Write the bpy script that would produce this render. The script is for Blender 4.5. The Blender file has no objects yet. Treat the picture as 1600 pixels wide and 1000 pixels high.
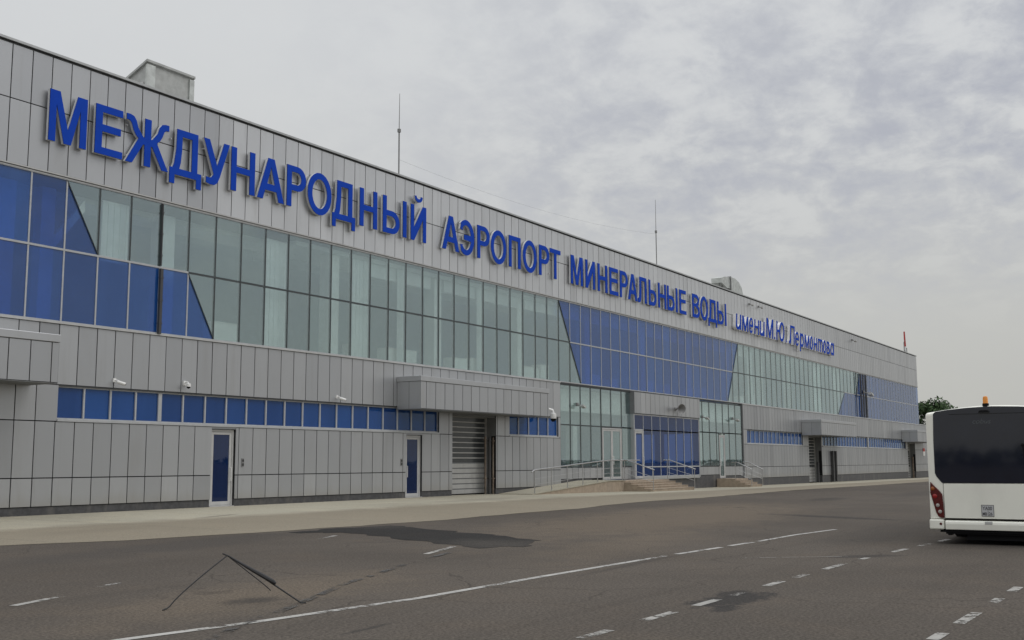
import bpy, bmesh, math, random
from mathutils import Vector, Matrix
from mathutils.geometry import tessellate_polygon
random.seed(7)
R_ = math.radians
S = bpy.context.scene
COL = S.collection

# ------------------------------------------------------------------ camera
cam_data = bpy.data.cameras.new("camera")
cam_data.sensor_width = 36.0
cam_data.lens = 1720.0 / 1600.0 * 36.0
cam_data.clip_start = 0.1
cam_data.clip_end = 6000.0
cam = bpy.data.objects.new("camera", cam_data)
COL.objects.link(cam)
YAW, PITCH, ROLL = 0.56229, 0.12911, -0.00477
cy_, sy_ = math.cos(YAW), math.sin(YAW)
fw = Vector((cy_ * math.cos(PITCH), sy_ * math.cos(PITCH), math.sin(PITCH)))
rt = Vector((sy_, -cy_, 0)); up = rt.cross(fw)
c_, s_ = math.cos(ROLL), math.sin(ROLL)
rx, ux = rt * c_ + up * s_, -rt * s_ + up * c_
m = Matrix((rx, ux, -fw)).transposed().to_4x4()
m.translation = Vector((0, -31.0, 1.65))
cam.matrix_world = m
S.camera = cam

# ------------------------------------------------------------------ sky and sun (overcast day)
SUN_ELEV, SUN_AZ = R_(48), R_(-62)           # azimuth measured from +X towards +Y: the sun stands over the apron
world = bpy.data.worlds.new("World"); S.world = world
world.use_nodes = True
wt = world.node_tree; wt.nodes.clear()
def wn(t, **k):
    n = wt.nodes.new(t)
    for a, b in k.items(): setattr(n, a, b)
    return n
def wmath(op, a, b=None, c=None):
    n = wn('ShaderNodeMath', operation=op)
    for i, v in enumerate((a, b, c)):
        if v is None: continue
        if isinstance(v, (int, float)): n.inputs[i].default_value = v
        else: wt.links.new(v, n.inputs[i])
    return n.outputs[0]
tc = wn('ShaderNodeTexCoord'); sep = wn('ShaderNodeSeparateXYZ')
wt.links.new(tc.outputs['Generated'], sep.inputs[0])
X, Y, Z = sep.outputs
zc = wmath('MAXIMUM', Z, 0.0)
den = wmath('ADD', zc, 0.34)
comb = wn('ShaderNodeCombineXYZ')
wt.links.new(wmath('DIVIDE', X, den), comb.inputs[0]); wt.links.new(wmath('DIVIDE', Y, den), comb.inputs[1])
def wnoise(scale, detail, rough, off):
    mp = wn('ShaderNodeMapping'); mp.inputs['Location'].default_value = off
    wt.links.new(comb.outputs[0], mp.inputs[0])
    n = wn('ShaderNodeTexNoise'); n.inputs['Scale'].default_value = scale
    n.inputs['Detail'].default_value = detail; n.inputs['Roughness'].default_value = rough
    n.inputs['Distortion'].default_value = 0.3
    wt.links.new(mp.outputs[0], n.inputs['Vector']); return n.outputs['Fac']
def wramp(v, p0, c0, p1, c1):
    r = wn('ShaderNodeValToRGB'); r.color_ramp.interpolation = 'EASE'
    r.color_ramp.elements[0].position = p0; r.color_ramp.elements[0].color = (*c0, 1)
    r.color_ramp.elements[1].position = p1; r.color_ramp.elements[1].color = (*c1, 1)
    wt.links.new(v, r.inputs[0]); return r.outputs['Color']
def wmix(f, a, b):
    n = wn('ShaderNodeMix', data_type='RGBA')
    for sk, v in ((n.inputs['Factor'], f), (n.inputs['A'], a), (n.inputs['B'], b)):
        if isinstance(v, (int, float)): sk.default_value = v
        elif isinstance(v, tuple): sk.default_value = (*v, 1)
        else: wt.links.new(v, sk)
    return n.outputs['Result']
base = wramp(zc, 0.0, (0.52, 0.52, 0.49), 0.40, (0.675, 0.69, 0.70))
big = wnoise(1.3, 3, 0.5, (3.1, 1.7, 0))
mid = wnoise(8.5, 9, 0.60, (0.4, 6.2, 0))
fine = wnoise(24.0, 6, 0.6, (5.0, 2.0, 0))
# broken cloud lies over the far right half of the sky (towards +X), smoother haze on the left
side = wmath('SUBTRACT', wmath('MULTIPLY', X, 1.25), wmath('MULTIPLY', Y, 0.55))
mr = wn('ShaderNodeMapRange', interpolation_type='SMOOTHSTEP'); mr.inputs['From Min'].default_value = 0.40; mr.inputs['From Max'].default_value = 0.98
wt.links.new(side, mr.inputs['Value'])
el = wn('ShaderNodeMapRange', interpolation_type='SMOOTHSTEP'); el.inputs['From Min'].default_value = 0.09; el.inputs['From Max'].default_value = 0.26
wt.links.new(zc, el.inputs['Value'])
mask = wmath('MULTIPLY', wmath('ADD', wmath('MULTIPLY', wmath('MULTIPLY', mr.outputs[0], el.outputs[0]), 0.95), 0.05), wmath('ADD', big, 0.42))
patt = wmath('ADD', wmath('MULTIPLY', mid, 0.72), wmath('MULTIPLY', fine, 0.28))
cr = wn('ShaderNodeMapRange', interpolation_type='SMOOTHSTEP'); cr.inputs['From Min'].default_value = 0.34; cr.inputs['From Max'].default_value = 0.66
wt.links.new(patt, cr.inputs['Value'])
sky = wmix(wmath('MULTIPLY', mask, cr.outputs[0]), base, (0.455, 0.472, 0.525))
hi = wn('ShaderNodeMapRange', interpolation_type='SMOOTHSTEP'); hi.inputs['From Min'].default_value = 0.50; hi.inputs['From Max'].default_value = 0.36
wt.links.new(patt, hi.inputs['Value'])
sky = wmix(wmath('MULTIPLY', wmath('MULTIPLY', mask, hi.outputs[0]), 0.4), sky, (0.68, 0.69, 0.70))
zen = wn('ShaderNodeMapRange', interpolation_type='SMOOTHSTEP'); zen.inputs['From Min'].default_value = 0.40; zen.inputs['From Max'].default_value = 0.85
zen.inputs['To Min'].default_value = 1.0; zen.inputs['To Max'].default_value = 2.3      # an overcast sky is brightest overhead
wt.links.new(zc, zen.inputs['Value'])
sc_ = wn('ShaderNodeVectorMath', operation='SCALE'); wt.links.new(sky, sc_.inputs[0]); wt.links.new(zen.outputs[0], sc_.inputs['Scale']); sky = sc_.outputs[0]
nis = wn('ShaderNodeTexSky', sky_type='NISHITA'); nis.sun_disc = False
nis.sun_elevation = SUN_ELEV; nis.sun_rotation = math.pi / 2 - SUN_AZ
nis.air_density = 1.0; nis.dust_density = 4.0
bg1 = wn('ShaderNodeBackground'); bg1.inputs['Strength'].default_value = 1.0
bg2 = wn('ShaderNodeBackground'); bg2.inputs['Strength'].default_value = 0.07
wt.links.new(sky, bg1.inputs['Color']); wt.links.new(nis.outputs[0], bg2.inputs['Color'])
mx = wn('ShaderNodeMixShader'); mx.inputs[0].default_value = 0.06
wt.links.new(bg1.outputs[0], mx.inputs[1]); wt.links.new(bg2.outputs[0], mx.inputs[2])
wo = wn('ShaderNodeOutputWorld'); wt.links.new(mx.outputs[0], wo.inputs[0])

sun_d = bpy.data.lights.new("sun", 'SUN'); sun_d.energy = 0.62; sun_d.angle = R_(30); sun_d.color = (1.0, 0.965, 0.92)
sun = bpy.data.objects.new("sun", sun_d); COL.objects.link(sun)
sd = Vector((math.cos(SUN_ELEV) * math.cos(SUN_AZ), math.cos(SUN_ELEV) * math.sin(SUN_AZ), math.sin(SUN_ELEV)))
sun.rotation_euler = sd.to_track_quat('Z', 'Y').to_euler()
sun.location = (40, -60, 60)

S.view_settings.view_transform = 'Standard'; S.view_settings.look = 'None'
S.view_settings.exposure = 0.0; S.view_settings.gamma = 1.0
S.render.engine = 'CYCLES'
S.cycles.max_bounces = 10; S.cycles.transparent_max_bounces = 24
S.cycles.diffuse_bounces = 4; S.cycles.glossy_bounces = 4
S.cycles.sample_clamp_indirect = 4.0

# ------------------------------------------------------------------ materials
def mat(name):
    mt = bpy.data.materials.new(name); mt.use_nodes = True
    nt = mt.node_tree
    return mt, nt, nt.nodes['Principled BSDF'], nt.nodes['Material Output']
def nmath(nt, op, a, b=None, c=None):
    n = nt.nodes.new('ShaderNodeMath'); n.operation = op
    for i, v in enumerate((a, b, c)):
        if v is None: continue
        if isinstance(v, (int, float)): n.inputs[i].default_value = v
        else: nt.links.new(v, n.inputs[i])
    return n.outputs[0]
def nmix(nt, f, a, b, blend='MIX'):
    n = nt.nodes.new('ShaderNodeMix'); n.data_type = 'RGBA'; n.blend_type = blend
    for sk, v in ((n.inputs['Factor'], f), (n.inputs['A'], a), (n.inputs['B'], b)):
        if isinstance(v, (int, float)): sk.default_value = v
        elif isinstance(v, tuple): sk.default_value = (*v, 1)
        else: nt.links.new(v, sk)
    return n.outputs['Result']
def nnoise(nt, vec, scale, detail=4, rough=0.55, dist=0.0, scl3=None, loc=None):
    if scl3 or loc:
        mp = nt.nodes.new('ShaderNodeMapping')
        if scl3: mp.inputs['Scale'].default_value = scl3
        if loc: mp.inputs['Location'].default_value = loc
        nt.links.new(vec, mp.inputs[0]); vec = mp.outputs[0]
    n = nt.nodes.new('ShaderNodeTexNoise')
    n.inputs['Scale'].default_value = scale; n.inputs['Detail'].default_value = detail
    n.inputs['Roughness'].default_value = rough; n.inputs['Distortion'].default_value = dist
    nt.links.new(vec, n.inputs['Vector']); return n.outputs['Fac']
def nrange(nt, v, a, b, c=0.0, d=1.0, smooth=True):
    n = nt.nodes.new('ShaderNodeMapRange')
    if smooth: n.interpolation_type = 'SMOOTHSTEP'
    for i, q in (('From Min', a), ('From Max', b), ('To Min', c), ('To Max', d)): n.inputs[i].default_value = q
    nt.links.new(v, n.inputs['Value']); return n.outputs[0]
def pos(nt):
    return nt.nodes.new('ShaderNodeNewGeometry').outputs['Position']
def bump(nt, bs, h, strength, dist=0.02):
    b = nt.nodes.new('ShaderNodeBump'); b.inputs['Strength'].default_value = strength; b.inputs['Distance'].default_value = dist
    nt.links.new(h, b.inputs['Height']); nt.links.new(b.outputs[0], bs.inputs['Normal'])

def simple(name, col, rough=0.5, metal=0.0, var=0.06, scale=3.0, spec=0.5, dirt=0.0):
    mt, nt, bs, _ = mat(name)
    p = nt.nodes.new('ShaderNodeTexCoord').outputs['Object']
    n = nnoise(nt, p, scale, 5, 0.6)
    lo = tuple(c * (1 - var) for c in col); hi_ = tuple(min(1, c * (1 + var)) for c in col)
    c = nmix(nt, nrange(nt, n, 0.3, 0.7), lo, hi_)
    if dirt:
        d = nnoise(nt, pos(nt), 1.2, 6, 0.65, 0.5, (1, 1, 0.25))
        c = nmix(nt, nrange(nt, d, 0.48, 0.75, 0, dirt), c, tuple(q * 0.45 for q in (0.5, 0.46, 0.4)))
    nt.links.new(c, bs.inputs['Base Color'])
    bs.inputs['Roughness'].default_value = rough; bs.inputs['Metallic'].default_value = metal
    bs.inputs['Specular IOR Level'].default_value = spec
    return mt

def cladding_mat():
    mt, nt, bs, _ = mat('silver_composite_panel')
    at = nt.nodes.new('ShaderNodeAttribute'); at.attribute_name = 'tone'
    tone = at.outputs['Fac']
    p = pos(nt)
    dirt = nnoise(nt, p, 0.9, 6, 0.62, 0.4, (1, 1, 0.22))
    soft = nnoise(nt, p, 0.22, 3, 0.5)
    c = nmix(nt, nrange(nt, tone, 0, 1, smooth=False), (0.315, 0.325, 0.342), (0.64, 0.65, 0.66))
    c = nmix(nt, nrange(nt, soft, 0.35, 0.65, 0, 0.12), c, (0.455, 0.455, 0.455))
    c = nmix(nt, nrange(nt, dirt, 0.5, 0.8, 0, 0.30), c, (0.33, 0.32, 0.30))
    streak = nnoise(nt, p, 2.6, 5, 0.6, 0.2, (1, 1, 0.05))
    c = nmix(nt, nrange(nt, streak, 0.54, 0.75, 0, 0.22), c, (0.30, 0.295, 0.28))
    # rain-washed grime towards the bottom of the wall is real dirt with a noisy edge
    sp = nt.nodes.new('ShaderNodeSeparateXYZ'); nt.links.new(p, sp.inputs[0])
    low = nmath(nt, 'ADD', sp.outputs[2], nmath(nt, 'MULTIPLY', dirt, -0.8))
    c = nmix(nt, nrange(nt, low, 0.45, -0.1, 0, 0.35), c, (0.34, 0.32, 0.28))
    nt.links.new(c, bs.inputs['Base Color'])
    bs.inputs['Metallic'].default_value = 0.60; bs.inputs['Roughness'].default_value = 0.36
    bump(nt, bs, nnoise(nt, p, 0.7, 2, 0.4), 0.10, 0.05)
    return mt

def glass_mat(name, tint, film, film_fac, refl, graze=0.55, coat=(0.84, 0.955, 0.975), rough=0.015, wav=0.012):
    """thin coated architectural glass: tinted transmission + mirror coating (+ a coloured film)"""
    mt, nt, bs, out = mat(name)
    nt.nodes.remove(bs)
    tr = nt.nodes.new('ShaderNodeBsdfTransparent'); tr.inputs[0].default_value = (*tint, 1)
    gl = nt.nodes.new('ShaderNodeBsdfGlossy'); gl.inputs['Roughness'].default_value = rough
    gl.inputs['Color'].default_value = (*coat, 1)
    b = nt.nodes.new('ShaderNodeBump'); b.inputs['Strength'].default_value = wav; b.inputs['Distance'].default_value = 0.3
    nt.links.new(nnoise(nt, pos(nt), 0.8, 1, 0.4), b.inputs['Height']); nt.links.new(b.outputs[0], gl.inputs['Normal'])
    body = tr.outputs[0]
    if film_fac > 0:
        df = nt.nodes.new('ShaderNodeBsdfDiffuse')
        dn = nnoise(nt, pos(nt), 1.6, 5, 0.6, 0.6, (1, 1, 0.18))
        oi = nt.nodes.new('ShaderNodeObjectInfo')                # every pane has its own film strength
        fcol = nmix(nt, nrange(nt, dn, 0.35, 0.75), film, tuple(min(1, q * 1.12 + 0.01) for q in film))
        fcol = nmix(nt, oi.outputs['Random'], nmix(nt, 1.0, fcol, (0.74, 0.74, 0.74), 'MULTIPLY'), nmix(nt, 1.0, fcol, (1.18, 1.26, 1.14), 'MULTIPLY'))
        nt.links.new(fcol, df.inputs[0])
        mx_ = nt.nodes.new('ShaderNodeMixShader'); mx_.inputs[0].default_value = film_fac
        nt.links.new(body, mx_.inputs[1]); nt.links.new(df.outputs[0], mx_.inputs[2]); body = mx_.outputs[0]
    lw = nt.nodes.new('ShaderNodeLayerWeight'); lw.inputs['Blend'].default_value = 0.5
    f = nmath(nt, 'ADD', nmath(nt, 'MULTIPLY', nmath(nt, 'POWER', lw.outputs['Facing'], 4.0), graze), refl)
    mx2 = nt.nodes.new('ShaderNodeMixShader'); nt.links.new(f, mx2.inputs[0])
    nt.links.new(body, mx2.inputs[1]); nt.links.new(gl.outputs[0], mx2.inputs[2])
    nt.links.new(mx2.outputs[0], out.inputs[0])
    return mt

def ground_mat(name, col, stains_and_shade, speck=0.10, concrete=False):
    mt, nt, bs, _ = mat(name)
    p = pos(nt)
    n1 = nnoise(nt, p, 0.11, 5, 0.6, 0.4)
    n2 = nnoise(nt, p, 0.55, 7, 0.65, 0.3)
    n3 = nnoise(nt, p, 28.0, 3, 0.7)
    c = nmix(nt, nrange(nt, n1, 0.35, 0.68), tuple(q * 0.88 for q in col), tuple(q * 1.12 for q in col))
    c = nmix(nt, nrange(nt, n2, 0.45, 0.78, 0, 0.42), c, tuple(a * b for a, b in zip(col, (1.32, 1.22, 1.10))))
    n7 = nnoise(nt, p, 1.0, 4, 0.6, 0.2, (0.045, 1.7, 1.0))
    c = nmix(nt, nrange(nt, n7, 0.52, 0.70, 0, 0.0 if concrete else 0.28), c, tuple(q * 0.70 for q in col))
    n5 = nnoise(nt, p, 5.5, 4, 0.7); n6 = nnoise(nt, p, 13.0, 3, 0.7)
    c = nmix(nt, nrange(nt, n5, 0.50, 0.72, 0, 0.42), c, tuple(q * 1.28 for q in col))
    c = nmix(nt, nrange(nt, n6, 0.54, 0.70, 0, 0.42), c, tuple(q * 0.66 for q in col))
    n4 = nnoise(nt, p, 0.8, 8, 0.7, 0.8, (0.35, 1.0, 1.0))
    c = nmix(nt, nrange(nt, n4, 0.56, 0.74, 0, 0.30), c, tuple(q * 0.72 for q in col))
    sp = nt.nodes.new('ShaderNodeSeparateXYZ'); nt.links.new(p, sp.inputs[0])
    ux_, uy_ = sp.outputs[0], sp.outputs[1]
    wob = nnoise(nt, p, 1.3, 6, 0.65); wob2 = nnoise(nt, p, 4.5, 7, 0.7, 0.6)
    for (cx, cy, ra, rb, ang, colr, fac, soft) in stains_and_shade:
        ca, sa = math.cos(R_(ang)), math.sin(R_(ang))
        dx = nmath(nt, 'SUBTRACT', ux_, cx); dy = nmath(nt, 'SUBTRACT', uy_, cy)
        a = nmath(nt, 'ADD', nmath(nt, 'MULTIPLY', dx, ca / ra), nmath(nt, 'MULTIPLY', dy, sa / ra))
        b = nmath(nt, 'ADD', nmath(nt, 'MULTIPLY', dx, -sa / rb), nmath(nt, 'MULTIPLY', dy, ca / rb))
        d = nmath(nt, 'SQRT', nmath(nt, 'ADD', nmath(nt, 'MULTIPLY', a, a), nmath(nt, 'MULTIPLY', b, b)))
        d = nmath(nt, 'ADD', d, nmath(nt, 'MULTIPLY', nmath(nt, 'SUBTRACT', wob if min(ra, rb) > 0.62 else wob2, 0.5), 1.3 if min(ra, rb) > 0.62 else 1.9))
        c = nmix(nt, nrange(nt, d, 1.0 + soft * 0.4, 1.0 - soft, 0, fac), c, colr)
    if concrete:
        # darker weathered outer half of the strip, joints every 5 m
        e = nmath(nt, 'ADD', uy_, nmath(nt, 'MULTIPLY', nmath(nt, 'SUBTRACT', n2, 0.5), 2.2))
        c = nmix(nt, nrange(nt, e, -4.6, -6.2, 0, 0.75), c, tuple(q * f for q, f in zip(col, (0.545, 0.495, 0.465))))
        j = nmath(nt, 'ABSOLUTE', nmath(nt, 'SUBTRACT', nmath(nt, 'FRACT', nmath(nt, 'DIVIDE', ux_, 5.0)), 0.5))
        c = nmix(nt, nrange(nt, j, 0.492, 0.497, 0, 0.6), c, tuple(q * 0.45 for q in col))
    else:
        # meandering hairline cracks
        v = nt.nodes.new('ShaderNodeTexVoronoi'); v.feature = 'DISTANCE_TO_EDGE'; v.inputs['Scale'].default_value = 0.42
        mp = nt.nodes.new('ShaderNodeMapping'); nt.links.new(p, mp.inputs[0])
        vm = nt.nodes.new('ShaderNodeVectorMath'); vm.operation = 'ADD'
        tn = nt.nodes.new('ShaderNodeTexNoise'); tn.inputs['Scale'].default_value = 0.8; tn.inputs['Detail'].default_value = 5
        nt.links.new(p, tn.inputs['Vector']); nt.links.new(mp.outputs[0], vm.inputs[0]); nt.links.new(tn.outputs['Color'], vm.inputs[1])
        nt.links.new(vm.outputs[0], v.inputs['Vector'])
        crk = nmath(nt, 'MULTIPLY', nrange(nt, v.outputs['Distance'], 0.010, 0.002), nrange(nt, n1, 0.45, 0.6))
        c = nmix(nt, nmath(nt, 'MULTIPLY', crk, 0.6), c, tuple(q * 0.45 for q in col))
    c = nmix(nt, nrange(nt, n3, 0.3, 0.7, 0.0, 1.0), nmix(nt, 1.0, c, (1 - speck * 3.5,) * 3, 'MULTIPLY'), nmix(nt, 1.0, c, (1 + speck * 3.5,) * 3, 'MULTIPLY'))
    nt.links.new(c, bs.inputs['Base Color'])
    bs.inputs['Roughness'].default_value = 0.95; bs.inputs['Specular IOR Level'].default_value = 0.12
    bump(nt, bs, n3, 0.35, 0.01)
    return mt

def paint_mat(name, col, wear=0.5, scale=7.0):
    mt, nt, bs, out = mat(name)
    p = pos(nt)
    w = nmath(nt, 'ADD', nmath(nt, 'MULTIPLY', nnoise(nt, p, scale, 8, 0.72), 0.6), nmath(nt, 'MULTIPLY', nnoise(nt, p, 0.7, 3, 0.5), 0.4))
    nt.links.new(nmix(nt, nrange(nt, nnoise(nt, p, 2.0, 4), 0.3, 0.7), tuple(q * 0.8 for q in col), col), bs.inputs['Base Color'])
    bs.inputs['Roughness'].default_value = 0.75
    nt.links.new(nrange(nt, w, wear, wear - 0.10), bs.inputs['Alpha'])
    return mt

M = {}
M['clad'] = cladding_mat()
M['gap'] = simple('dark_panel_joint', (0.018, 0.018, 0.02), 0.9, spec=0.1)
M['flash'] = simple('light_metal_flashing', (0.50, 0.50, 0.49), 0.4, 0.3)
M['coping'] = simple('roof_coping_metal', (0.42, 0.43, 0.43), 0.4, 0.5, dirt=0.3)
M['darktrim'] = simple('dark_trim', (0.045, 0.047, 0.05), 0.55)
M['plinth'] = simple('dark_granite_plinth', (0.060, 0.060, 0.064), 0.55, var=0.25, scale=6, dirt=0.35)
M['mull_l'] = simple('light_aluminium_mullion', (0.46, 0.47, 0.48), 0.4, 0.3)
M['mull_d'] = simple('dark_gasket_mullion', (0.045, 0.055, 0.058), 0.5)
M['green'] = glass_mat('pale_green_glass', (0.87, 0.92, 0.925), (0.34, 0.43, 0.44), 0.08, 0.20, 0.72)
M['blue'] = glass_mat('blue_tinted_glass', (0.42, 0.60, 0.93), (0.018, 0.140, 0.50), 0.29, 0.10, 0.95, (0.68, 0.70, 0.71))
M['entry'] = glass_mat('dark_entry_glass', (0.25, 0.37, 0.66), (0.020, 0.070, 0.24), 0.28, 0.055, 0.42, (0.9, 0.9, 0.9))
M['ribbon'] = glass_mat('deep_blue_glass', (0.24, 0.42, 0.80), (0.016, 0.098, 0.38), 0.45, 0.042)
M['white_frame'] = simple('white_painted_frame', (0.47, 0.47, 0.465), 0.4)
M['interior'] = simple('interior_plaster', (0.56, 0.68, 0.74), 0.9)
M['ceil'] = simple('interior_ceiling', (0.80, 0.81, 0.77), 0.9)
M['slab'] = simple('interior_slab', (0.62, 0.66, 0.68), 0.9)
M['column'] = simple('pale_interior_column', (0.90, 0.91, 0.85), 0.8)
M['blind'] = simple('pale_fabric_blind', (0.88, 0.90, 0.86), 0.9)
M['roof'] = simple('roof_membrane', (0.25, 0.25, 0.24), 0.9)
M['gate'] = simple('roller_gate_metal', (0.46, 0.46, 0.45), 0.42, 0.3, dirt=0.35)
M['gate_d'] = simple('roller_gate_vision_slat', (0.06, 0.065, 0.068), 0.2)
M['rust'] = simple('rusty_brown_pipe', (0.155, 0.118, 0.09), 0.8, var=0.5, scale=5, dirt=0.5)
M['pipe'] = simple('dark_pipe', (0.055, 0.055, 0.058), 0.5)
M['reveal'] = simple('dark_reveal_panel', (0.16, 0.165, 0.17), 0.6, dirt=0.2)
M['letter'] = simple('blue_letter_face', (0.006, 0.056, 0.44), 0.7, var=0.04, spec=0.12)
M['return'] = simple('silver_letter_return', (0.66, 0.67, 0.69), 0.4, 0.1)
M['return_pale'] = simple('pale_letter_return', (0.88, 0.88, 0.89), 0.4)
M['stone'] = simple('beige_stone_facing', (0.33, 0.265, 0.20), 0.8, var=0.14, scale=4, dirt=0.25)
M['steel'] = simple('brushed_steel_rail', (0.46, 0.46, 0.46), 0.3, 0.9)
M['galv'] = simple('galvanised_sheet', (0.52, 0.54, 0.52), 0.4, 0.55, var=0.14, dirt=0.3)
M['housing'] = simple('weathered_grey_housing', (0.42, 0.43, 0.42), 0.55, 0.2, var=0.12, dirt=0.3)
M['white'] = simple('white_plastic', (0.75, 0.75, 0.74), 0.4)
M['black'] = simple('black_plastic', (0.012, 0.012, 0.013), 0.8, spec=0.1)
M['grey'] = simple('grey_metal', (0.20, 0.20, 0.20), 0.5)
M['red'] = simple('red_paint', (0.42, 0.035, 0.03), 0.5)
M['wire'] = simple('black_wire', (0.016, 0.016, 0.017), 0.6)
M['buswhite'] = simple('bus_white_paint', (0.80, 0.795, 0.72), 0.28, var=0.03, scale=1.5, dirt=0.10)
M['busglass'] = simple('dark_bus_glass', (0.010, 0.012, 0.022), 0.04, var=0.1, spec=0.6)
M['rubber'] = simple('tyre_rubber', (0.016, 0.016, 0.017), 0.85)
M['lampred'] = simple('dark_red_lens', (0.085, 0.009, 0.009), 0.15, var=0.2, scale=14)
M['lamporange'] = simple('amber_lens', (0.26, 0.07, 0.015), 0.15)
M['lampbright'] = simple('bright_red_lens', (0.27, 0.014, 0.014), 0.15)
M['lampclear'] = simple('clear_lens', (0.36, 0.33, 0.31), 0.12)
M['beacon'] = simple('amber_beacon_dome', (0.80, 0.30, 0.05), 0.2)
M['plate'] = simple('number_plate_white', (0.46, 0.46, 0.47), 0.4)
M['plateink'] = simple('number_plate_ink', (0.03, 0.03, 0.035), 0.5)
M['logo'] = simple('faint_grey_lettering', (0.075, 0.085, 0.092), 0.4)
M['bark'] = simple('tree_bark', (0.075, 0.058, 0.042), 0.9, var=0.3)
def leaf_mat(name, a, b):
    mt, nt, bs, _ = mat(name)
    oi = nt.nodes.new('ShaderNodeAttribute'); oi.attribute_name = 'tone'
    nt.links.new(nmix(nt, oi.outputs['Fac'], a, b), bs.inputs['Base Color'])
    bs.inputs['Roughness'].default_value = 0.75; bs.inputs['Specular IOR Level'].default_value = 0.2
    return mt
M['leaf'] = leaf_mat('tree_leaves', (0.020, 0.040, 0.016), (0.060, 0.100, 0.040))
M['wood'] = leaf_mat('far_wood_leaves', (0.05, 0.065, 0.05), (0.085, 0.10, 0.075))
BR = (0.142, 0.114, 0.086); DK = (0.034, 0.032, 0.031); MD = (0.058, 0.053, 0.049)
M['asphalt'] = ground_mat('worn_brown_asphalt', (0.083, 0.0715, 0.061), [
    (31.0, -17.2, 12.0, 3.3, 4, BR, 0.60, 0.6), (10.6, -20.6, 3.4, 1.3, 8, BR, 0.55, 0.8),
    (20.5, -20.8, 5.0, 1.2, 8, BR, 0.40, 0.8), (38.0, -15.0, 6.0, 1.8, 0, BR, 0.35, 0.8),
    (12.95, -25.98, 0.90, 0.34, -8, DK, 0.85, 0.30), (12.1, -26.2, 0.40, 0.16, 10, DK, 0.8, 0.4), (13.5, -25.75, 0.5, 0.2, 0, DK, 0.8, 0.4),
    (33.3, -21.3, 2.9, 0.45, 66, DK, 0.65, 0.4), (49.0, -16.5, 2.6, 0.7, 5, DK, 0.5, 0.5),
    (19.9, -25.75, 0.8, 0.28, -40, DK, 0.6, 0.4), (9.98, -20.98, 0.50, 0.30, 0, DK, 0.65, 0.8),  # last ellipse is a soft dark smudge between the tripod feet
    (15.5, -13.0, 5.5, 1.1, 12, MD, 0.5, 0.6), (8.85, -23.68, 0.5, 0.06, 5, DK, 0.6, 0.5),
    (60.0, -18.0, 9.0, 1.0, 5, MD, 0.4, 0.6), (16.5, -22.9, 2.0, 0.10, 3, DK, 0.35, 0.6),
    (25.5, -27.2, 4.2, 1.4, 0, DK, 0.35, 0.6), (27.0, -24.5, 6.0, 1.0, 0, MD, 0.35, 0.7)], 0.11)  # first ellipse here paints the shade under the bus into the asphalt
M['concrete'] = ground_mat('pale_apron_concrete', (0.345, 0.322, 0.258), [
    (18.0, -7.5, 2.2, 0.7, 12, (0.20, 0.18, 0.15), 0.4, 0.6), (40.0, -4.0, 4.0, 0.9, 5, (0.22, 0.20, 0.165), 0.5, 0.6),
    (24.5, -4.8, 1.6, 0.16, 20, (0.15, 0.135, 0.11), 0.6, 0.5), (70.0, -6.5, 8.0, 1.2, 3, (0.24, 0.225, 0.19), 0.5, 0.6),
    (52.0, -8.0, 6.0, 1.2, 4, (0.25, 0.23, 0.20), 0.5, 0.6)], 0.05, True)
M['patch'] = ground_mat('fresh_asphalt_patch', (0.027, 0.0255, 0.0245), [(19.2, -18.6, 1.9, 1.3, 70, (0.060, 0.054, 0.048), 0.8, 0.9), (22.9, -12.6, 0.9, 0.7, 0, (0.05, 0.046, 0.042), 0.6, 0.9)], 0.13)
M['paint'] = paint_mat('worn_white_paint', (0.37, 0.36, 0.34), 0.60)
M['paint_old'] = paint_mat('faded_white_paint', (0.31, 0.30, 0.28), 0.575)
M['tar'] = paint_mat('tar_crack_seal', (0.052, 0.048, 0.044), 0.53, 3.0)

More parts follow.
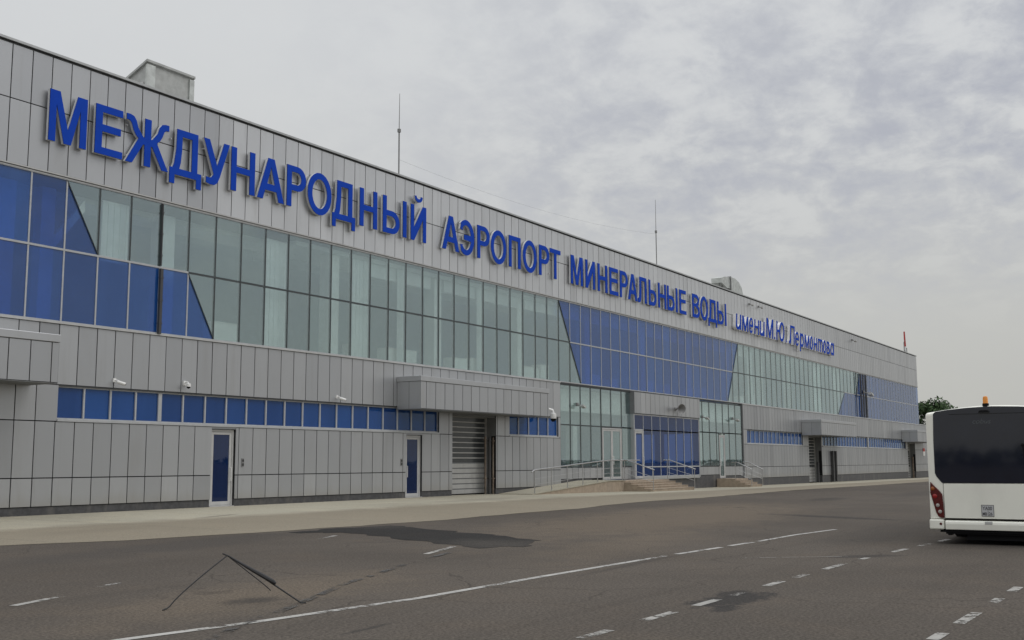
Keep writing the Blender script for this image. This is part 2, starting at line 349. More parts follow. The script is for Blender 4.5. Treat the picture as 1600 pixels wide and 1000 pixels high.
# ------------------------------------------------------------------ mesh helpers
class MB:
    def __init__(s): s.v = []; s.f = []; s.m = []; s.t = []
    def poly(s, pts, mi=0, tone=0.5):
        i = len(s.v); s.v += [tuple(p) for p in pts]; s.f.append(list(range(i, i + len(pts)))); s.m.append(mi); s.t.append(tone)
    def box(s, x0, x1, y0, y1, z0, z1, mi=0, tone=0.5, skip=''):
        i = len(s.v)
        s.v += [(x, y, z) for z in (z0, z1) for x, y in ((x0, y0), (x1, y0), (x1, y1), (x0, y1))]
        for k, f in (('b', (0, 3, 2, 1)), ('t', (4, 5, 6, 7)), ('f', (0, 1, 5, 4)), ('r', (1, 2, 6, 5)), ('k', (2, 3, 7, 6)), ('l', (3, 0, 4, 7))):
            if k in skip: continue
            s.f.append([i + q for q in f]); s.m.append(mi); s.t.append(tone)
    def prism(s, loop, d0, d1, axis='y', mi=0, mi_side=None, tone=0.5):
        """loop of 2D points extruded along an axis. axis y: (x,z); x: (y,z); z: (x,y)"""
        P = {'y': lambda a, b, d: (a, d, b), 'x': lambda a, b, d: (d, a, b), 'z': lambda a, b, d: (a, b, d)}[axis]
        i = len(s.v); n = len(loop)
        s.v += [P(a, b, d0) for a, b in loop] + [P(a, b, d1) for a, b in loop]
        tris = tessellate_polygon([[Vector((a, b, 0)) for a, b in loop]])
        for t in tris:
            s.f.append([i + q for q in t]); s.m.append(mi); s.t.append(tone)
            s.f.append([i + n + q for q in reversed(t)]); s.m.append(mi); s.t.append(tone)
        for k in range(n):
            j = (k + 1) % n
            s.f.append([i + k, i + j, i + n + j, i + n + k]); s.m.append(mi if mi_side is None else mi_side); s.t.append(tone)
    def tube(s, pts, r, n=8, mi=0, r2=None):
        pts = [Vector(p) for p in pts]; i0 = len(s.v); L = len(pts)
        for k, p in enumerate(pts):
            d = (pts[min(k + 1, L - 1)] - pts[max(k - 1, 0)]).normalized()
            a = d.orthogonal().normalized() if abs(d.z) > 0.95 else d.cross(Vector((0, 0, 1))).normalized()
            b = d.cross(a)
            rr = r if r2 is None else r + (r2 - r) * k / (L - 1)
            for q in range(n):
                t = 2 * math.pi * q / n
                s.v.append(tuple(p + (a * math.cos(t) + b * math.sin(t)) * rr))
        for k in range(L - 1):
            for q in range(n):
                a, b = i0 + k * n + q, i0 + k * n + (q + 1) % n
                s.f.append([a, b, b + n, a + n]); s.m.append(mi); s.t.append(0.5)
        s.f.append([i0 + q for q in range(n)][::-1]); s.m.append(mi); s.t.append(0.5)
        s.f.append([i0 + (L - 1) * n + q for q in range(n)]); s.m.append(mi); s.t.append(0.5)
    def lathe(s, c, prof, n=16, mi=0, axis=Vector((0, 0, 1))):
        axis = Vector(axis).normalized(); a = axis.orthogonal().normalized(); b = axis.cross(a); c = Vector(c)
        i0 = len(s.v); L = len(prof)
        for r, h in prof:
            for q in range(n):
                t = 2 * math.pi * q / n
                s.v.append(tuple(c + axis * h + (a * math.cos(t) + b * math.sin(t)) * r))
        for k in range(L - 1):
            for q in range(n):
                A, B = i0 + k * n + q, i0 + k * n + (q + 1) % n
                s.f.append([A, B, B + n, A + n]); s.m.append(mi); s.t.append(0.5)
        s.f.append([i0 + q for q in range(n)][::-1]); s.m.append(mi); s.t.append(0.5)
        s.f.append([i0 + (L - 1) * n + q for q in range(n)]); s.m.append(mi); s.t.append(0.5)
    def build(s, name, mats, parent=None, smooth=False, tone=False, bevel=0, fix=True):
        me = bpy.data.meshes.new(name); me.from_pydata(s.v, [], s.f)
        if not isinstance(mats, (list, tuple)): mats = [mats]
        for q in mats: me.materials.append(q)
        me.polygons.foreach_set('material_index', s.m)
        if tone:
            at = me.attributes.new('tone', 'FLOAT', 'FACE'); at.data.foreach_set('value', s.t)
        me.update()
        if fix:
            bm = bmesh.new(); bm.from_mesh(me); bmesh.ops.recalc_face_normals(bm, faces=bm.faces); bm.to_mesh(me); bm.free()
        if smooth:
            me.polygons.foreach_set('use_smooth', [True] * len(me.polygons))
        o = bpy.data.objects.new(name, me); COL.objects.link(o)
        if smooth: me.set_sharp_from_angle(angle=R_(40))
        if parent is not None:
            o.parent = parent
            o.matrix_parent_inverse = world_of(parent).inverted()
        if bevel:
            b = o.modifiers.new('bevel', 'BEVEL'); b.width = bevel; b.segments = 2; b.limit_method = 'ANGLE'
        return o
def world_of(o):
    m_ = Matrix.LocRotScale(o.location, o.rotation_euler, o.scale)
    return m_ if o.parent is None else world_of(o.parent) @ o.matrix_parent_inverse @ m_
def empty(name, loc):
    o = bpy.data.objects.new(name, None); COL.objects.link(o); o.location = loc; o.empty_display_size = 0.3; return o
def tag(o, label, cat, group=None):
    o['label'] = label; o['category'] = cat
    if group: o['group'] = group
    return o
def kind(o, k): o['kind'] = k; return o

# ------------------------------------------------------------------ ground levels
def wall_z(u):
    if u <= 45: return 0.10
    if u <= 75: return 0.10 - 0.30 * (u - 45) / 30
    return -0.20 - 0.25 * min(1, (u - 75) / 70)
def edge_z(u):
    return 0.0 if u <= 45 else -0.12 * min(1, (u - 45) / 100)
def gz(u, y):
    if y <= -11: return edge_z(u)
    t = min(1, (y + 11) / 11.0)
    return edge_z(u) * (1 - t) + wall_z(u) * t

mb = MB()
us = [-3000, -300, -60, 0, 15, 30, 45, 60, 75, 95, 120, 145, 200, 320, 900, 4000]
ys = [-3000, -800, -200, -60, -35, -24, -17, -11, -7.5, -3.5, 0, 40, 200, 900, 3000]
idx = {}
for i, u in enumerate(us):
    for j, y in enumerate(ys):
        idx[i, j] = len(mb.v); mb.v.append((u, y, gz(u, min(y, 0))))
for i in range(len(us) - 1):
    for j in range(len(ys) - 1):
        mb.f.append([idx[i, j], idx[i + 1, j], idx[i + 1, j + 1], idx[i, j + 1]]); mb.m.append(0); mb.t.append(0)
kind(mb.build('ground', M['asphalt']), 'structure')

def sheet(name, mt, outline_pairs, lift):
    """strip between two polylines given as [(u, y_far, y_near)]"""
    q = MB()
    for (u0, a0, b0), (u1, a1, b1) in zip(outline_pairs, outline_pairs[1:]):
        N = 6
        for k in range(N):
            f0, f1 = k / N, (k + 1) / N
            P = []
            for (u, a, b, f) in ((u0, a0, b0, f0), (u1, a1, b1, f0), (u1, a1, b1, f1), (u0, a0, b0, f1)):
                y = b + (a - b) * f
                P.append((u, y, gz(u, y) + lift))
            q.poly(P)
    return q.build(name, mt)
edge = [(-60, -9.5), (0, -9.3), (9, -9.2), (14.4, -9.9), (16.2, -10.7), (19.5, -11.3), (23, -11.6), (26.8, -11.8), (31, -11.55), (35.2, -11.5), (39, -10.9), (42.6, -10.6), (45, -10.7), (48.4, -10.9), (56, -10.4), (60, -10.2), (64.8, -10.0), (75, -10.3), (85, -10.6), (95, -10.7), (120, -11), (145, -11), (180, -11)]
dense = []
for (u0, y0), (u1, y1) in zip(edge, edge[1:]):
    n = max(1, int((u1 - u0) / 0.9)) if 5 < u0 < 90 else 4
    for k in range(n):
        f = k / n; u = u0 + (u1 - u0) * f
        dense.append((u, 0.3, y0 + (y1 - y0) * f + random.uniform(-0.10, 0.10)))
dense.append((180, 0.3, -11))
kind(sheet('concrete_apron', M['concrete'], [(u, a, b) for u, a, b in dense], 0.006), 'structure')

def flat_poly(name, mt, pts, lift=0.006, jitter=0.0, sub=6):
    out = []
    for (a, b), (c, d) in zip(pts, pts[1:] + pts[:1]):
        for k in range(sub):
            f = k / sub; out.append((a + (c - a) * f + random.uniform(-jitter, jitter), b + (d - b) * f + random.uniform(-jitter, jitter)))
    q = MB()
    tris = tessellate_polygon([[Vector((a, b, 0)) for a, b in out]])
    q.v = [(a, b, gz(a, b) + lift) for a, b in out]
    for t in tris: q.f.append(list(t)); q.m.append(0); q.t.append(0)
    return kind(q.build(name, mt), 'structure')
flat_poly('asphalt_patch', M['patch'], [(20.0, -12.0), (21.87, -11.75), (23.8, -12.2), (23.0, -13.6), (21.7, -16.69), (20.6, -18.71), (19.0, -19.3), (18.2, -18.7), (19.16, -16.64), (20.6, -13.42)], 0.005, 0.16)

def line_strip(q, pts, w, lift):
    for (a, b), (c, d) in zip(pts, pts[1:]):
        L = math.hypot(c - a, d - b); nx, ny = -(d - b) / L * w / 2, (c - a) / L * w / 2
        n = max(1, int(L / 2.5))
        for k in range(n):
            f0, f1 = k / n, (k + 1) / n
            P = [(a + (c - a) * f + s * nx, b + (d - b) * f + s * ny) for f, s in ((f0, -1), (f1, -1), (f1, 1), (f0, 1))]
            q.poly([(x, y, gz(x, y) + lift) for x, y in P])
q = MB(); line_strip(q, [(3.0, -22.0), (7.12, -22.12), (8.63, -22.36), (11.06, -22.60), (14.02, -22.60), (18.25, -22.68)], 0.13, 0.005)
line_strip(q, [(18.7, -22.70), (20.6, -22.80)], 0.13, 0.005); line_strip(q, [(21.06, -22.80), (22.2, -22.86)], 0.13, 0.005); line_strip(q, [(22.5, -22.87), (24.84, -22.88), (27.3, -23.1)], 0.12, 0.005)
kind(q.build('solid_lane_line', M['paint']), 'structure')
q = MB()
for a, b in ((7.6, 8.5), (9.40, 9.99), (10.78, 11.55), (12.15, 12.84), (13.3, 13.7), (14.53, 15.20), (15.78, 16.30), (17.2, 18.3), (19.25, 19.61), (21.0, 21.9), (22.8, 23.6), (24.2, 25.0), (26, 27)):
    line_strip(q, [(a, -25.83 - max(0, a - 19) * 0.055), (b, -25.83 - max(0, b - 19) * 0.055)], 0.12, 0.005)
kind(q.build('dashed_lane_line', M['paint_old']), 'structure')
q = MB()
for a, b in ((8.4, 9.3), (10.2, 10.45), (10.98, 11.45), (12.18, 13.15), (14.12, 14.63), (15.45, 16.05), (17, 18), (19, 20)):
    line_strip(q, [(a, -28.68 - 0.01 * (a - 11)), (b, -28.68 - 0.01 * (b - 11))], 0.12, 0.005)
line_strip(q, [(8.13, -18.89), (9.02, -18.55)], 0.12, 0.005); line_strip(q, [(9.98, -18.04), (10.43, -17.86)], 0.1, 0.005)
line_strip(q, [(16.52, -18.70), (18.30, -18.08)], 0.12, 0.005); line_strip(q, [(18.72, -14.14), (19.72, -13.73)], 0.12, 0.005)
kind(q.build('short_lane_dashes', M['paint_old']), 'structure')
q = MB(); line_strip(q, [(18.5, -24.0), (19.0, -24.6), (19.7, -25.5)], 0.035, 0.005)
kind(q.build('faint_line', M['paint_old']), 'structure')
q = MB(); line_strip(q, [(6.2, -23.6), (7.55, -22.86), (8.46, -22.34), (9.4, -21.98), (10.77, -21.32), (11.97, -20.71), (12.96, -20.35), (14.92, -19.56), (17.0, -18.9)], 0.12, 0.009)
kind(q.build('tar_crack_seam', M['tar']), 'structure')

# ------------------------------------------------------------------ the terminal
U0, U1, END = 3.92, 145.82, 176.0
MOD = 1.29
Z_SILL, Z_TR, Z_HEAD, Z_TOP = 6.22, 8.58, 10.92, 14.95
term = tag(empty('terminal_building', (75, 0, 0)), 'long silver panelled airport terminal with blue and pale green glass bands', 'building')

def clad(q, u0, u1, z0, z1, y=0.0, pitch=0.717, org=19.79, side=0, gap=0.017, batch_and_shade=None):
    ks = [u0] + [org + k * pitch for k in range(-40, 260) if u0 + 0.12 < org + k * pitch < u1 - 0.12] + [u1]
    for a, b in zip(ks, ks[1:]):
        t = min(1, max(0, random.gauss(batch_and_shade(a) if batch_and_shade else 0.36, 0.05) + (random.choice((-0.16, 0.16)) if random.random() < 0.06 else 0)))
        ga = gap if a != u0 else 0.002; gb = gap if b != u1 else 0.002
        tx, tz = random.gauss(0, 0.0018), random.gauss(0, 0.0010)
        x0, x1, za, zb = a + ga, b - gb, z0 + gap, z1 - gap
        P = [(x0, y + tx - tz, za), (x1, y - tx - tz, za), (x1, y - tx + tz, zb), (x0, y + tx + tz, zb)]
        q.poly(P, 0, t)
        for i in range(4):
            A, B = P[i], P[(i + 1) % 4]
            q.poly([A, (A[0], y + 0.03, A[2]), (B[0], y + 0.03, B[2]), B], 0, t)
def strip(name, spans, rows, back=0.30, batch_and_shade=None):
    """cladding panels over a solid wall backing. spans: [(u0,u1)], rows: [z...]"""
    q = MB()
    for (a, b) in spans:
        for z0, z1 in zip(rows, rows[1:]): clad(q, a, b, z0, z1, batch_and_shade=batch_and_shade)
        q.box(a, b, 0.031, back, rows[0], rows[-1], 1)
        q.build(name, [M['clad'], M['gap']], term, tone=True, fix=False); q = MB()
strip('upper_wall', [(U0, U1)], [Z_HEAD + 0.10, 13.08, 14.84], batch_and_shade=lambda u: 0.42 if u < 28.2 else 0.86 if u < 84 else 0.86 - 0.38 * min(1, (u - 84) / 30))   # left end is a duller delivery of panels; tone ramps down towards the far end
strip('middle_wall', [(U0, 54.28), (83.2, END)], [4.20, Z_SILL - 0.07], batch_and_shade=lambda u: 0.36 if u < 80 else 0.24)
strip('lower_wall', [(U0, 28.48), (29.68, 40.11), (41.33, 43.74), (47.62, 54.28), (83.2, 99.8), (103.76, 138.7), (142.7, END)], [0.36, 1.25, 3.03], batch_and_shade=lambda u: 0.34 if u < 80 else 0.20)  # middle and lower bands are toned darker to paint in their weaker light
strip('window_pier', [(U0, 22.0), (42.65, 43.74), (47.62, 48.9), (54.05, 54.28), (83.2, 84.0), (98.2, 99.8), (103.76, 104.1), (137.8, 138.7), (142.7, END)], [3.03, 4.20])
q = MB()                                                         # panels between canopy and doors
for a, b in ((28.48, 29.68), (40.11, 41.33)):
    q = MB(); q.box(a, b, 0.012, 0.30, 2.95, 3.03, 0); q.build('door_lintel', M['clad'], term)
q = MB()
for a, b in ((U0, 28.48), (29.68, 40.11), (41.33, 43.74), (47.62, 54.28), (83.2, 99.8), (103.76, 138.7), (142.7, END)):
    q = MB(); q.box(a, b, 0.04, 0.3, min(wall_z(a), wall_z(b)) - 0.3, 0.355); q.build('plinth', M['plinth'], term)
for a, b, z in ((54.28, 58.0, 0.70), (64.75, 78.1, 0.70), (79.3, 83.2, 0.60)):
    q = MB(); q.box(a, b, 0.03, 0.3, -0.6, z); q.build('plinth', M['plinth'], term)
q = MB()                                                         # coping, drip edges, flashings
q.box(U0, U1 + 0.05, -0.07, 0.5, 14.90, 14.98)
q.box(U0, U1 + 0.05, -0.04, 0.02, 14.872, 14.899, 1)
q.build('parapet_coping', [M['coping'], M['darktrim']], term)
q = MB()
q.box(U0, U1, -0.045, 0.2, Z_HEAD + 0.055, Z_HEAD + 0.10, 0); q.box(U0, U1, -0.015, 0.2, Z_HEAD - 0.005, Z_HEAD + 0.03, 0); q.box(U0, U1, 0.012, 0.2, Z_HEAD + 0.03, Z_HEAD + 0.055, 1)
q.box(U0, 54.28, -0.05, 0.2, Z_SILL - 0.07, Z_SILL - 0.02, 0); q.box(83.2, U1, -0.05, 0.2, Z_SILL - 0.07, Z_SILL - 0.02, 0); q.box(54.28, 83.2, 0.0, 0.2, Z_SILL - 0.10, Z_SILL - 0.02, 1)
q.box(U0, 54.28, 0.006, 0.1, 4.165, 4.20, 1); q.box(83.2, U1, 0.006, 0.1, 4.165, 4.20, 1)
q.build('window_flashing', [M['flash'], M['darktrim']], term)
q = MB()
q.box(U0, U1, 0.32, 40, 14.3, 14.5)
q.build('roof', M['roof'], term)
q = MB()
clad_end = MB()
q.box(U1 - 0.3, U1 - 0.001, 0.30, 40, 6.15, 14.9)
q.box(U0, U0 + 0.3, 0.30, 40, 0, 14.9); q.box(U0, U1, 40, 40.3, -1, 14.9)
q.build('side_wall', M['clad'], term, tone=True)
q = MB()
q.box(U1, END, -0.03, 14, 6.155, 6.30, 0); q.box(END, END + 0.2, 0, 14, -0.6, 6.15)
q.build('low_wing_roof', M['coping'], term)

# --- glass panes ---------------------------------------------------------------
PANES = {'blue': [], 'green': [], 'ribbon': [], 'entry': []}
def clip(poly, a, b, keep_left):
    """keep the side of the directed line a->b (in u,z)"""
    out = []
    def side(p): 
        s = (b[0] - a[0]) * (p[1] - a[1]) - (b[1] - a[1]) * (p[0] - a[0])
        return s if keep_left else -s
    for p, r in zip(poly, poly[1:] + poly[:1]):
        sp, sr = side(p), side(r)
        if sp >= 0: out.append(p)
        if (sp > 0 > sr) or (sp < 0 < sr):
            f = sp / (sp - sr); out.append((p[0] + (r[0] - p[0]) * f, p[1] + (r[1] - p[1]) * f))
    return out
def area(p): return abs(sum(a[0] * b[1] - b[0] * a[1] for a, b in zip(p, p[1:] + p[:1]))) / 2
# blue / green borders per row, as (u at top, u at bottom, colour to the left, colour to the right)
BORD = {1: [(21.98, 23.27, 'blue', 'green'), (54.23, 55.50, 'green', 'blue'), (82.61, 81.41, 'blue', 'green'), (118.2, 116.9, 'green', 'blue')],
        0: [(27.14, 28.43, 'blue', 'green'), (55.50, 56.81, 'green', 'blue'), (81.41, 80.2, 'blue', 'green'), (112.4, 109.9, 'green', 'blue')]}
ROW = {1: (Z_TR, Z_HEAD), 0: (Z_SILL, Z_TR)}
def colour_at(row, u, z):
    z0, z1 = ROW[row]; c = 'blue'
    for (ut, ub, l, r) in BORD[row]:
        ul = ub + (ut - ub) * (z - z0) / (z1 - z0)
        if u > ul: c = r
    return c
zones = [('left', U0, 25.0), ('second', 25.0, 55.0), ('middle', 55.0, 82.0), ('fourth', 82.0, 114.0), ('far', 114.0, U1)]
frames = {}
def frame_of(u):
    for i, (n, a, b) in enumerate(zones):
        if u < b or i == len(zones) - 1:
            if i not in frames: frames[i] = MB()
            return i
kmax = int(round((U1 - U0) / MOD))
for row in (0, 1):
    z0, z1 = ROW[row]
    for k in range(kmax):
        a, b = U0 + k * MOD, U0 + (k + 1) * MOD
        quad = [(a, z0), (b, z0), (b, z1), (a, z1)]
        pieces = [(quad, None)]
        for (ut, ub, l, r) in BORD[row]:
            new = []
            for (pl, _) in pieces:
                L = clip(pl, (ub, z0), (ut, z1), True); Rr = clip(pl, (ub, z0), (ut, z1), False)
                for pc in (L, Rr):
                    if len(pc) > 2 and area(pc) > 0.015: new.append((pc, None))
            pieces = new
        for (pl, _) in pieces:
            cu = sum(p[0] for p in pl) / len(pl); cz = sum(p[1] for p in pl) / len(pl)
            PANES[colour_at(row, cu, cz)].append((pl, 0.032, frame_of((a + b) / 2)))
        f = frames[frame_of((a + b) / 2)]
        light = colour_at(row, a + 0.02, (z0 + z1) / 2) == 'blue'
        f.box(a - 0.028, a + 0.028, 0.012 if light else 0.022, 0.12, z0 + 0.03, z1 - 0.03, 0 if light else 1)
        # horizontal members
        lt = colour_at(0, (a + b) / 2, Z_TR - 0.05) == 'blue' or colour_at(1, (a + b) / 2, Z_TR + 0.05) == 'blue'
        if row == 0:
            f.box(a, b, 0.006 if lt else 0.016, 0.12, z1 - 0.035, z1 + 0.032, 0 if lt else 1)
            f.box(a, b, -0.006, 0.12, z0 - 0.02, z0 + 0.03, 0)
        else:
            f.box(a, b, -0.006, 0.12, z1 - 0.03, z1 - 0.006, 0)
    for (ut, ub, l, r) in BORD[row]:
        d = 0.014
        f = frames[frame_of((ut + ub) / 2 - 0.1)]
        f.prism([(ub - d, z0 + 0.031), (ub + d, z0 + 0.031), (ut + d, z1 - 0.037), (ut - d, z1 - 0.037)], -0.002, 0.12, 'y', 1)
FR = {}
for i, f in frames.items():
    FR[i] = f.build('curtain_wall_frame', [M['mull_l'], M['mull_d']], term, fix=False)

# --- ribbon windows on the ground floor
RFR = []
def ribbon(a, b, n, z0=3.10, z1=4.165, y=0.13, wide=()):
    f = MB(); w = (b - a) / n; i = len(RFR)
    f.box(a, b, -0.03, 0.30, 3.031, z0 - 0.002, 0); f.box(a, b, y - 0.05, y + 0.05, z0, z0 + 0.05, 0); f.box(a, b, y - 0.05, y + 0.05, z1 - 0.04, z1, 0)
    for k in range(n + 1):
        u = a + k * w; h = 0.075 if k in wide else 0.032
        u0, u1 = max(a, u - h), min(b, u + h)
        f.box(u0, u1, y - 0.055, y + 0.05, z0 + 0.05, z1 - 0.04, 0)
    for k in range(n):
        PANES['ribbon'].append(([(a + k * w, z0), (a + k * w + w, z0), (a + k * w + w, z1), (a + k * w, z1)], y, ('r', i)))
    RFR.append(f.build('ribbon_window_frame', M['mull_l'], term, fix=False))
ribbon(22.0, 42.65, 20, wide=(4,)); ribbon(48.9, 54.05, 5); ribbon(84.0, 98.2, 14); ribbon(104.1, 120.4, 16); ribbon(120.9, 137.8, 17)
q = MB(); clad(q, 120.4, 120.9, 3.03, 4.2); q.build('window_pier', M['clad'], term, tone=True, fix=False)

# --- central entrance glazing: green glass, blue bay with doors
ent = MB()
def grid(us_, zs_, col, y, light, skip=()):
    for i, (a, b) in enumerate(zip(us_, us_[1:])):
        for j, (z0, z1) in enumerate(zip(zs_, zs_[1:])):
            if (i, j) in skip: continue
            PANES[col].append(([(a, z0), (b, z0), (b, z1), (a, z1)], y, 'e'))
    mi = 0 if light else 1
    for i, u in enumerate(us_):
        ent.box(u - 0.03, u + 0.03, y - 0.014, y + 0.06, zs_[0], zs_[-1], mi)
    for z in zs_:
        for a, b in zip(us_, us_[1:]): ent.box(a + 0.03, b - 0.03, y - 0.018, y + 0.06, z - 0.035, z + 0.035, mi)
ZT = 3.80
grid([54.31, 55.50, 56.72, 57.98, 59.30], [1.40, ZT, 6.08], 'green', 0.04, False)
grid([59.30, 60.62, 62.05, 63.36], [ZT, 6.08], 'green', 0.04, False)
grid([62.05, 63.36], [1.40, ZT], 'green', 0.04, False)
grid([73.92, 75.05, 76.38, 77.70, 79.02, 80.30, 81.62, 82.95], [ZT, 6.02], 'green', 0.04, False)
grid([73.92, 75.05, 76.38, 77.70, 78.15], [1.36, ZT], 'green', 0.04, False); grid([79.3, 80.30, 81.62, 82.95], [1.36, ZT], 'green', 0.04, False)
BU = [63.42, 64.72, 66.0, 67.3, 68.6, 69.9, 71.2, 72.5, 73.82]
grid(BU, [3.72, 4.68], 'entry', -0.16, True); grid(BU[1:], [0.74, 1.36, 3.72], 'entry', -0.16, True)
for k in range(3):
    ent.box(62.25 + 0.33 * k, 62.30 + 0.33 * k, 0.16, 0.20, 1.4, 5.2, 0)
EFR = ent.build('entrance_window_frame', [M['mull_l'], M['mull_d']], term, fix=False)
q = MB()
clad(q, 54.28, 59.35, 0.72, 1.36, 0.02); clad(q, 62.05, 63.3, 0.60, 1.36, 0.02); clad(q, 73.95, 78.1, 0.72, 1.32, 0.02); clad(q, 79.3, 83.18, 0.62, 1.32, 0.02)
for a, b in ((54.28, 59.35), (62.05, 63.3), (73.95, 78.1), (79.3, 83.18)): q.box(a, b, 0.052, 0.25, 0.6, 1.345, 1)
clad(q, 63.32, 73.92, 4.74, 6.10, -0.26); q.box(63.32, 73.92, -0.228, 0.3, 4.74, 6.11, 2)
q.box(63.27, 63.319, -0.27, 0.3, 4.72, 6.13, 2); q.box(63.32, 63.39, -0.18, 0.3, 0.62, 4.739, 0); q.box(73.85, 73.92, -0.20, 0.3, 0.62, 4.739, 0)
q.box(64.72, 73.84, -0.17, 0.3, 0.55, 0.70, 0)
q.box(83.05, 83.2, -0.04, 0.3, -0.6, 6.15, 2)
q.build('entrance_wall', [M['clad'], M['gap'], M['reveal']], term, tone=True, fix=False)

# --- emit panes: 100 that show largest per kind as parts, the rest as one mass
GM = {'blue': M['blue'], 'green': M['green'], 'ribbon': M['ribbon'], 'entry': M['entry']}
NAME = {'blue': 'blue_pane', 'green': 'green_pane', 'ribbon': 'ribbon_pane', 'entry': 'entrance_pane'}
def pane_mb(q, pl, y):
    q.prism(pl, y, y + 0.022, 'y')
for kd, lst in PANES.items():
    def shown(e):
        cu = sum(p[0] for p in e[0]) / len(e[0]); d2 = cu * cu + 31 * 31
        return area(e[0]) * (31 / math.sqrt(d2)) / d2 * (1 if cu > 17 else 0.05)
    lst.sort(key=shown, reverse=True)
    for (pl, y, fr) in lst[:100]:
        q = MB(); pane_mb(q, pl, y)
        par = EFR if fr == 'e' else RFR[fr[1]] if isinstance(fr, tuple) else FR[fr]
        q.build(NAME[kd], GM[kd], par)
    if len(lst) > 100:
        q = MB()
        for (pl, y, fr) in lst[100:]: pane_mb(q, pl, y)
        o = q.build('far_' + NAME[kd], GM[kd], term); o['kind'] = 'stuff'

# --- interior seen through the glass
q = MB(); q.box(U0 + 0.4, U1 - 0.4, 0.31, 12, 5.95, 6.14); q.build('upper_floor', M['slab'], term)
q = MB(); q.box(U0 + 0.4, U1 - 0.4, 2.75, 12, 10.70, 10.9, 1); q.box(33.0, U1 - 0.4, 0.31, 2.75, 10.62, 10.80, 0); q.box(U0 + 0.4, 33.0, 1.3, 2.75, 10.62, 10.80, 0); q.box(33, U1 - 0.4, 2.75, 2.9, 10.2, 10.70, 1)
q.build('interior_ceiling', [M['ceil'], M['slab']], term)
q = MB(); q.box(U0 + 0.4, U1 - 0.4, 9.0, 9.2, 6.14, 10.7); q.box(U0 + 0.4, 54, 4.0, 4.2, 0.1, 5.9); q.box(83.5, U1 - 0.4, 4.0, 4.2, -0.5, 5.9); q.box(54, 83.5, 10.0, 10.2, 0.3, 5.9)
q.box(U0 + 0.4, 54, 0.31, 4.0, 0.0, 0.05); q.box(54, 83.5, 0.31, 10.0, 0.45, 0.5)
q.build('interior_wall', M['interior'], term)
for u in (28.2, 39.9):
    q = MB(); q.box(u + 0.75, u + 1.45, 2.2, 2.9, 0.05, 1.9); q.box(u - 0.1, u + 0.55, 2.6, 3.2, 0.05, 1.0); q.build('interior_counter', M['pipe'], term)
for uf in (12.4, 19.8, 26.05, 34.9, 42.3, 49.8, 57.3, 64.9, 72.4, 79.9, 87.4, 94.9, 102.4, 109.9, 117.4, 124.9, 132.4, 139.9):
    u = uf * 31.6 / 31
    q = MB(); q.box(u - 0.30, u + 0.30, 0.45, 1.05, 6.14, 10.62); q.build('interior_column', M['column'], term, bevel=0.02)
q = MB(); q.box(21.35, 21.85, 0.40, 0.8, 6.14, 10.62); q.prism([(21.86, 9.0), (23.0, 10.5), (23.0, 10.1), (21.86, 8.6)], 0.45, 0.6, 'y'); q.build('interior_column', M['column'], term)
for a, b in ((36.6, 42.5), (43.6, 50.4), (51.2, 57.9), (58.9, 65.6), (66.6, 73.2), (74.2, 80.9), (81.9, 86.6)):
    q = MB(); q.box(a, b, 0.42, 0.62, 9.98 + 0.1 * ((a * 7.3) % 1), 10.61); q.build('added_pelmet', M['ceil'], term)  # upright board added in place of the pale ceiling strip to catch skylight
for u, w_, z0, z1 in ((31.95, 1.28, 6.2, 10.6), (37.2, 1.26, 6.2, 10.6), (24.2, 1.24, 8.5, 10.6), (40.0, 0.5, 6.2, 10.6), (46.6, 0.6, 6.2, 10.6), (86, 1.2, 6.2, 10.6), (104, 2.4, 6.2, 10.6), (110, 1.2, 8.6, 10.6)):
    q = MB()
    for k in range(10):
        a = u - w_ / 2 + w_ * k / 10
        q.box(a, a + w_ / 10 - 0.004, 0.30 + 0.02 * (k % 2), 0.325 + 0.02 * (k % 2), z0, z1)
    q.build('window_blind', M['blind'], term)
for u, w_, h in ((28.9, 1.3, 0.85), (36.9, 1.1, 0.7), (39.3, 2.2, 0.75), (44.5, 1.5, 0.7), (46.1, 0.8, 0.8), (51.2, 1.6, 0.75), (53.0, 0.9, 0.95), (58.7, 1.4, 0.8), (61.5, 1.0, 0.7), (66.0, 1.8, 0.9), (69.5, 1.0, 0.8), (73.0, 1.8, 0.75), (76.2, 1.3, 0.9), (84, 1.2, 0.7), (86, 1.4, 0.9)):
    q = MB(); q.box(u, u + w_, 0.5, 1.1, 6.14, 6.14 + h); q.box(u - 0.02, u + w_ + 0.02, 0.48, 1.12, 6.14 + h, 6.17 + h)
    q.build('interior_counter', M['column'], term)
q = MB(); q.box(54.4, 83.0, 1.6, 9.9, 3.9, 4.7, 0); q.box(54.4, 83.0, 0.5, 0.6, 4.62, 5.9, 1)
q.build('lobby_gallery', [M['slab'], M['column']], term)
for u in (57.6, 70.0, 76.9, 81.0):
    q = MB(); q.box(u - 0.25, u + 0.25, 0.9, 1.4, 0.5, 3.9); q.build('interior_column', M['column'], term)

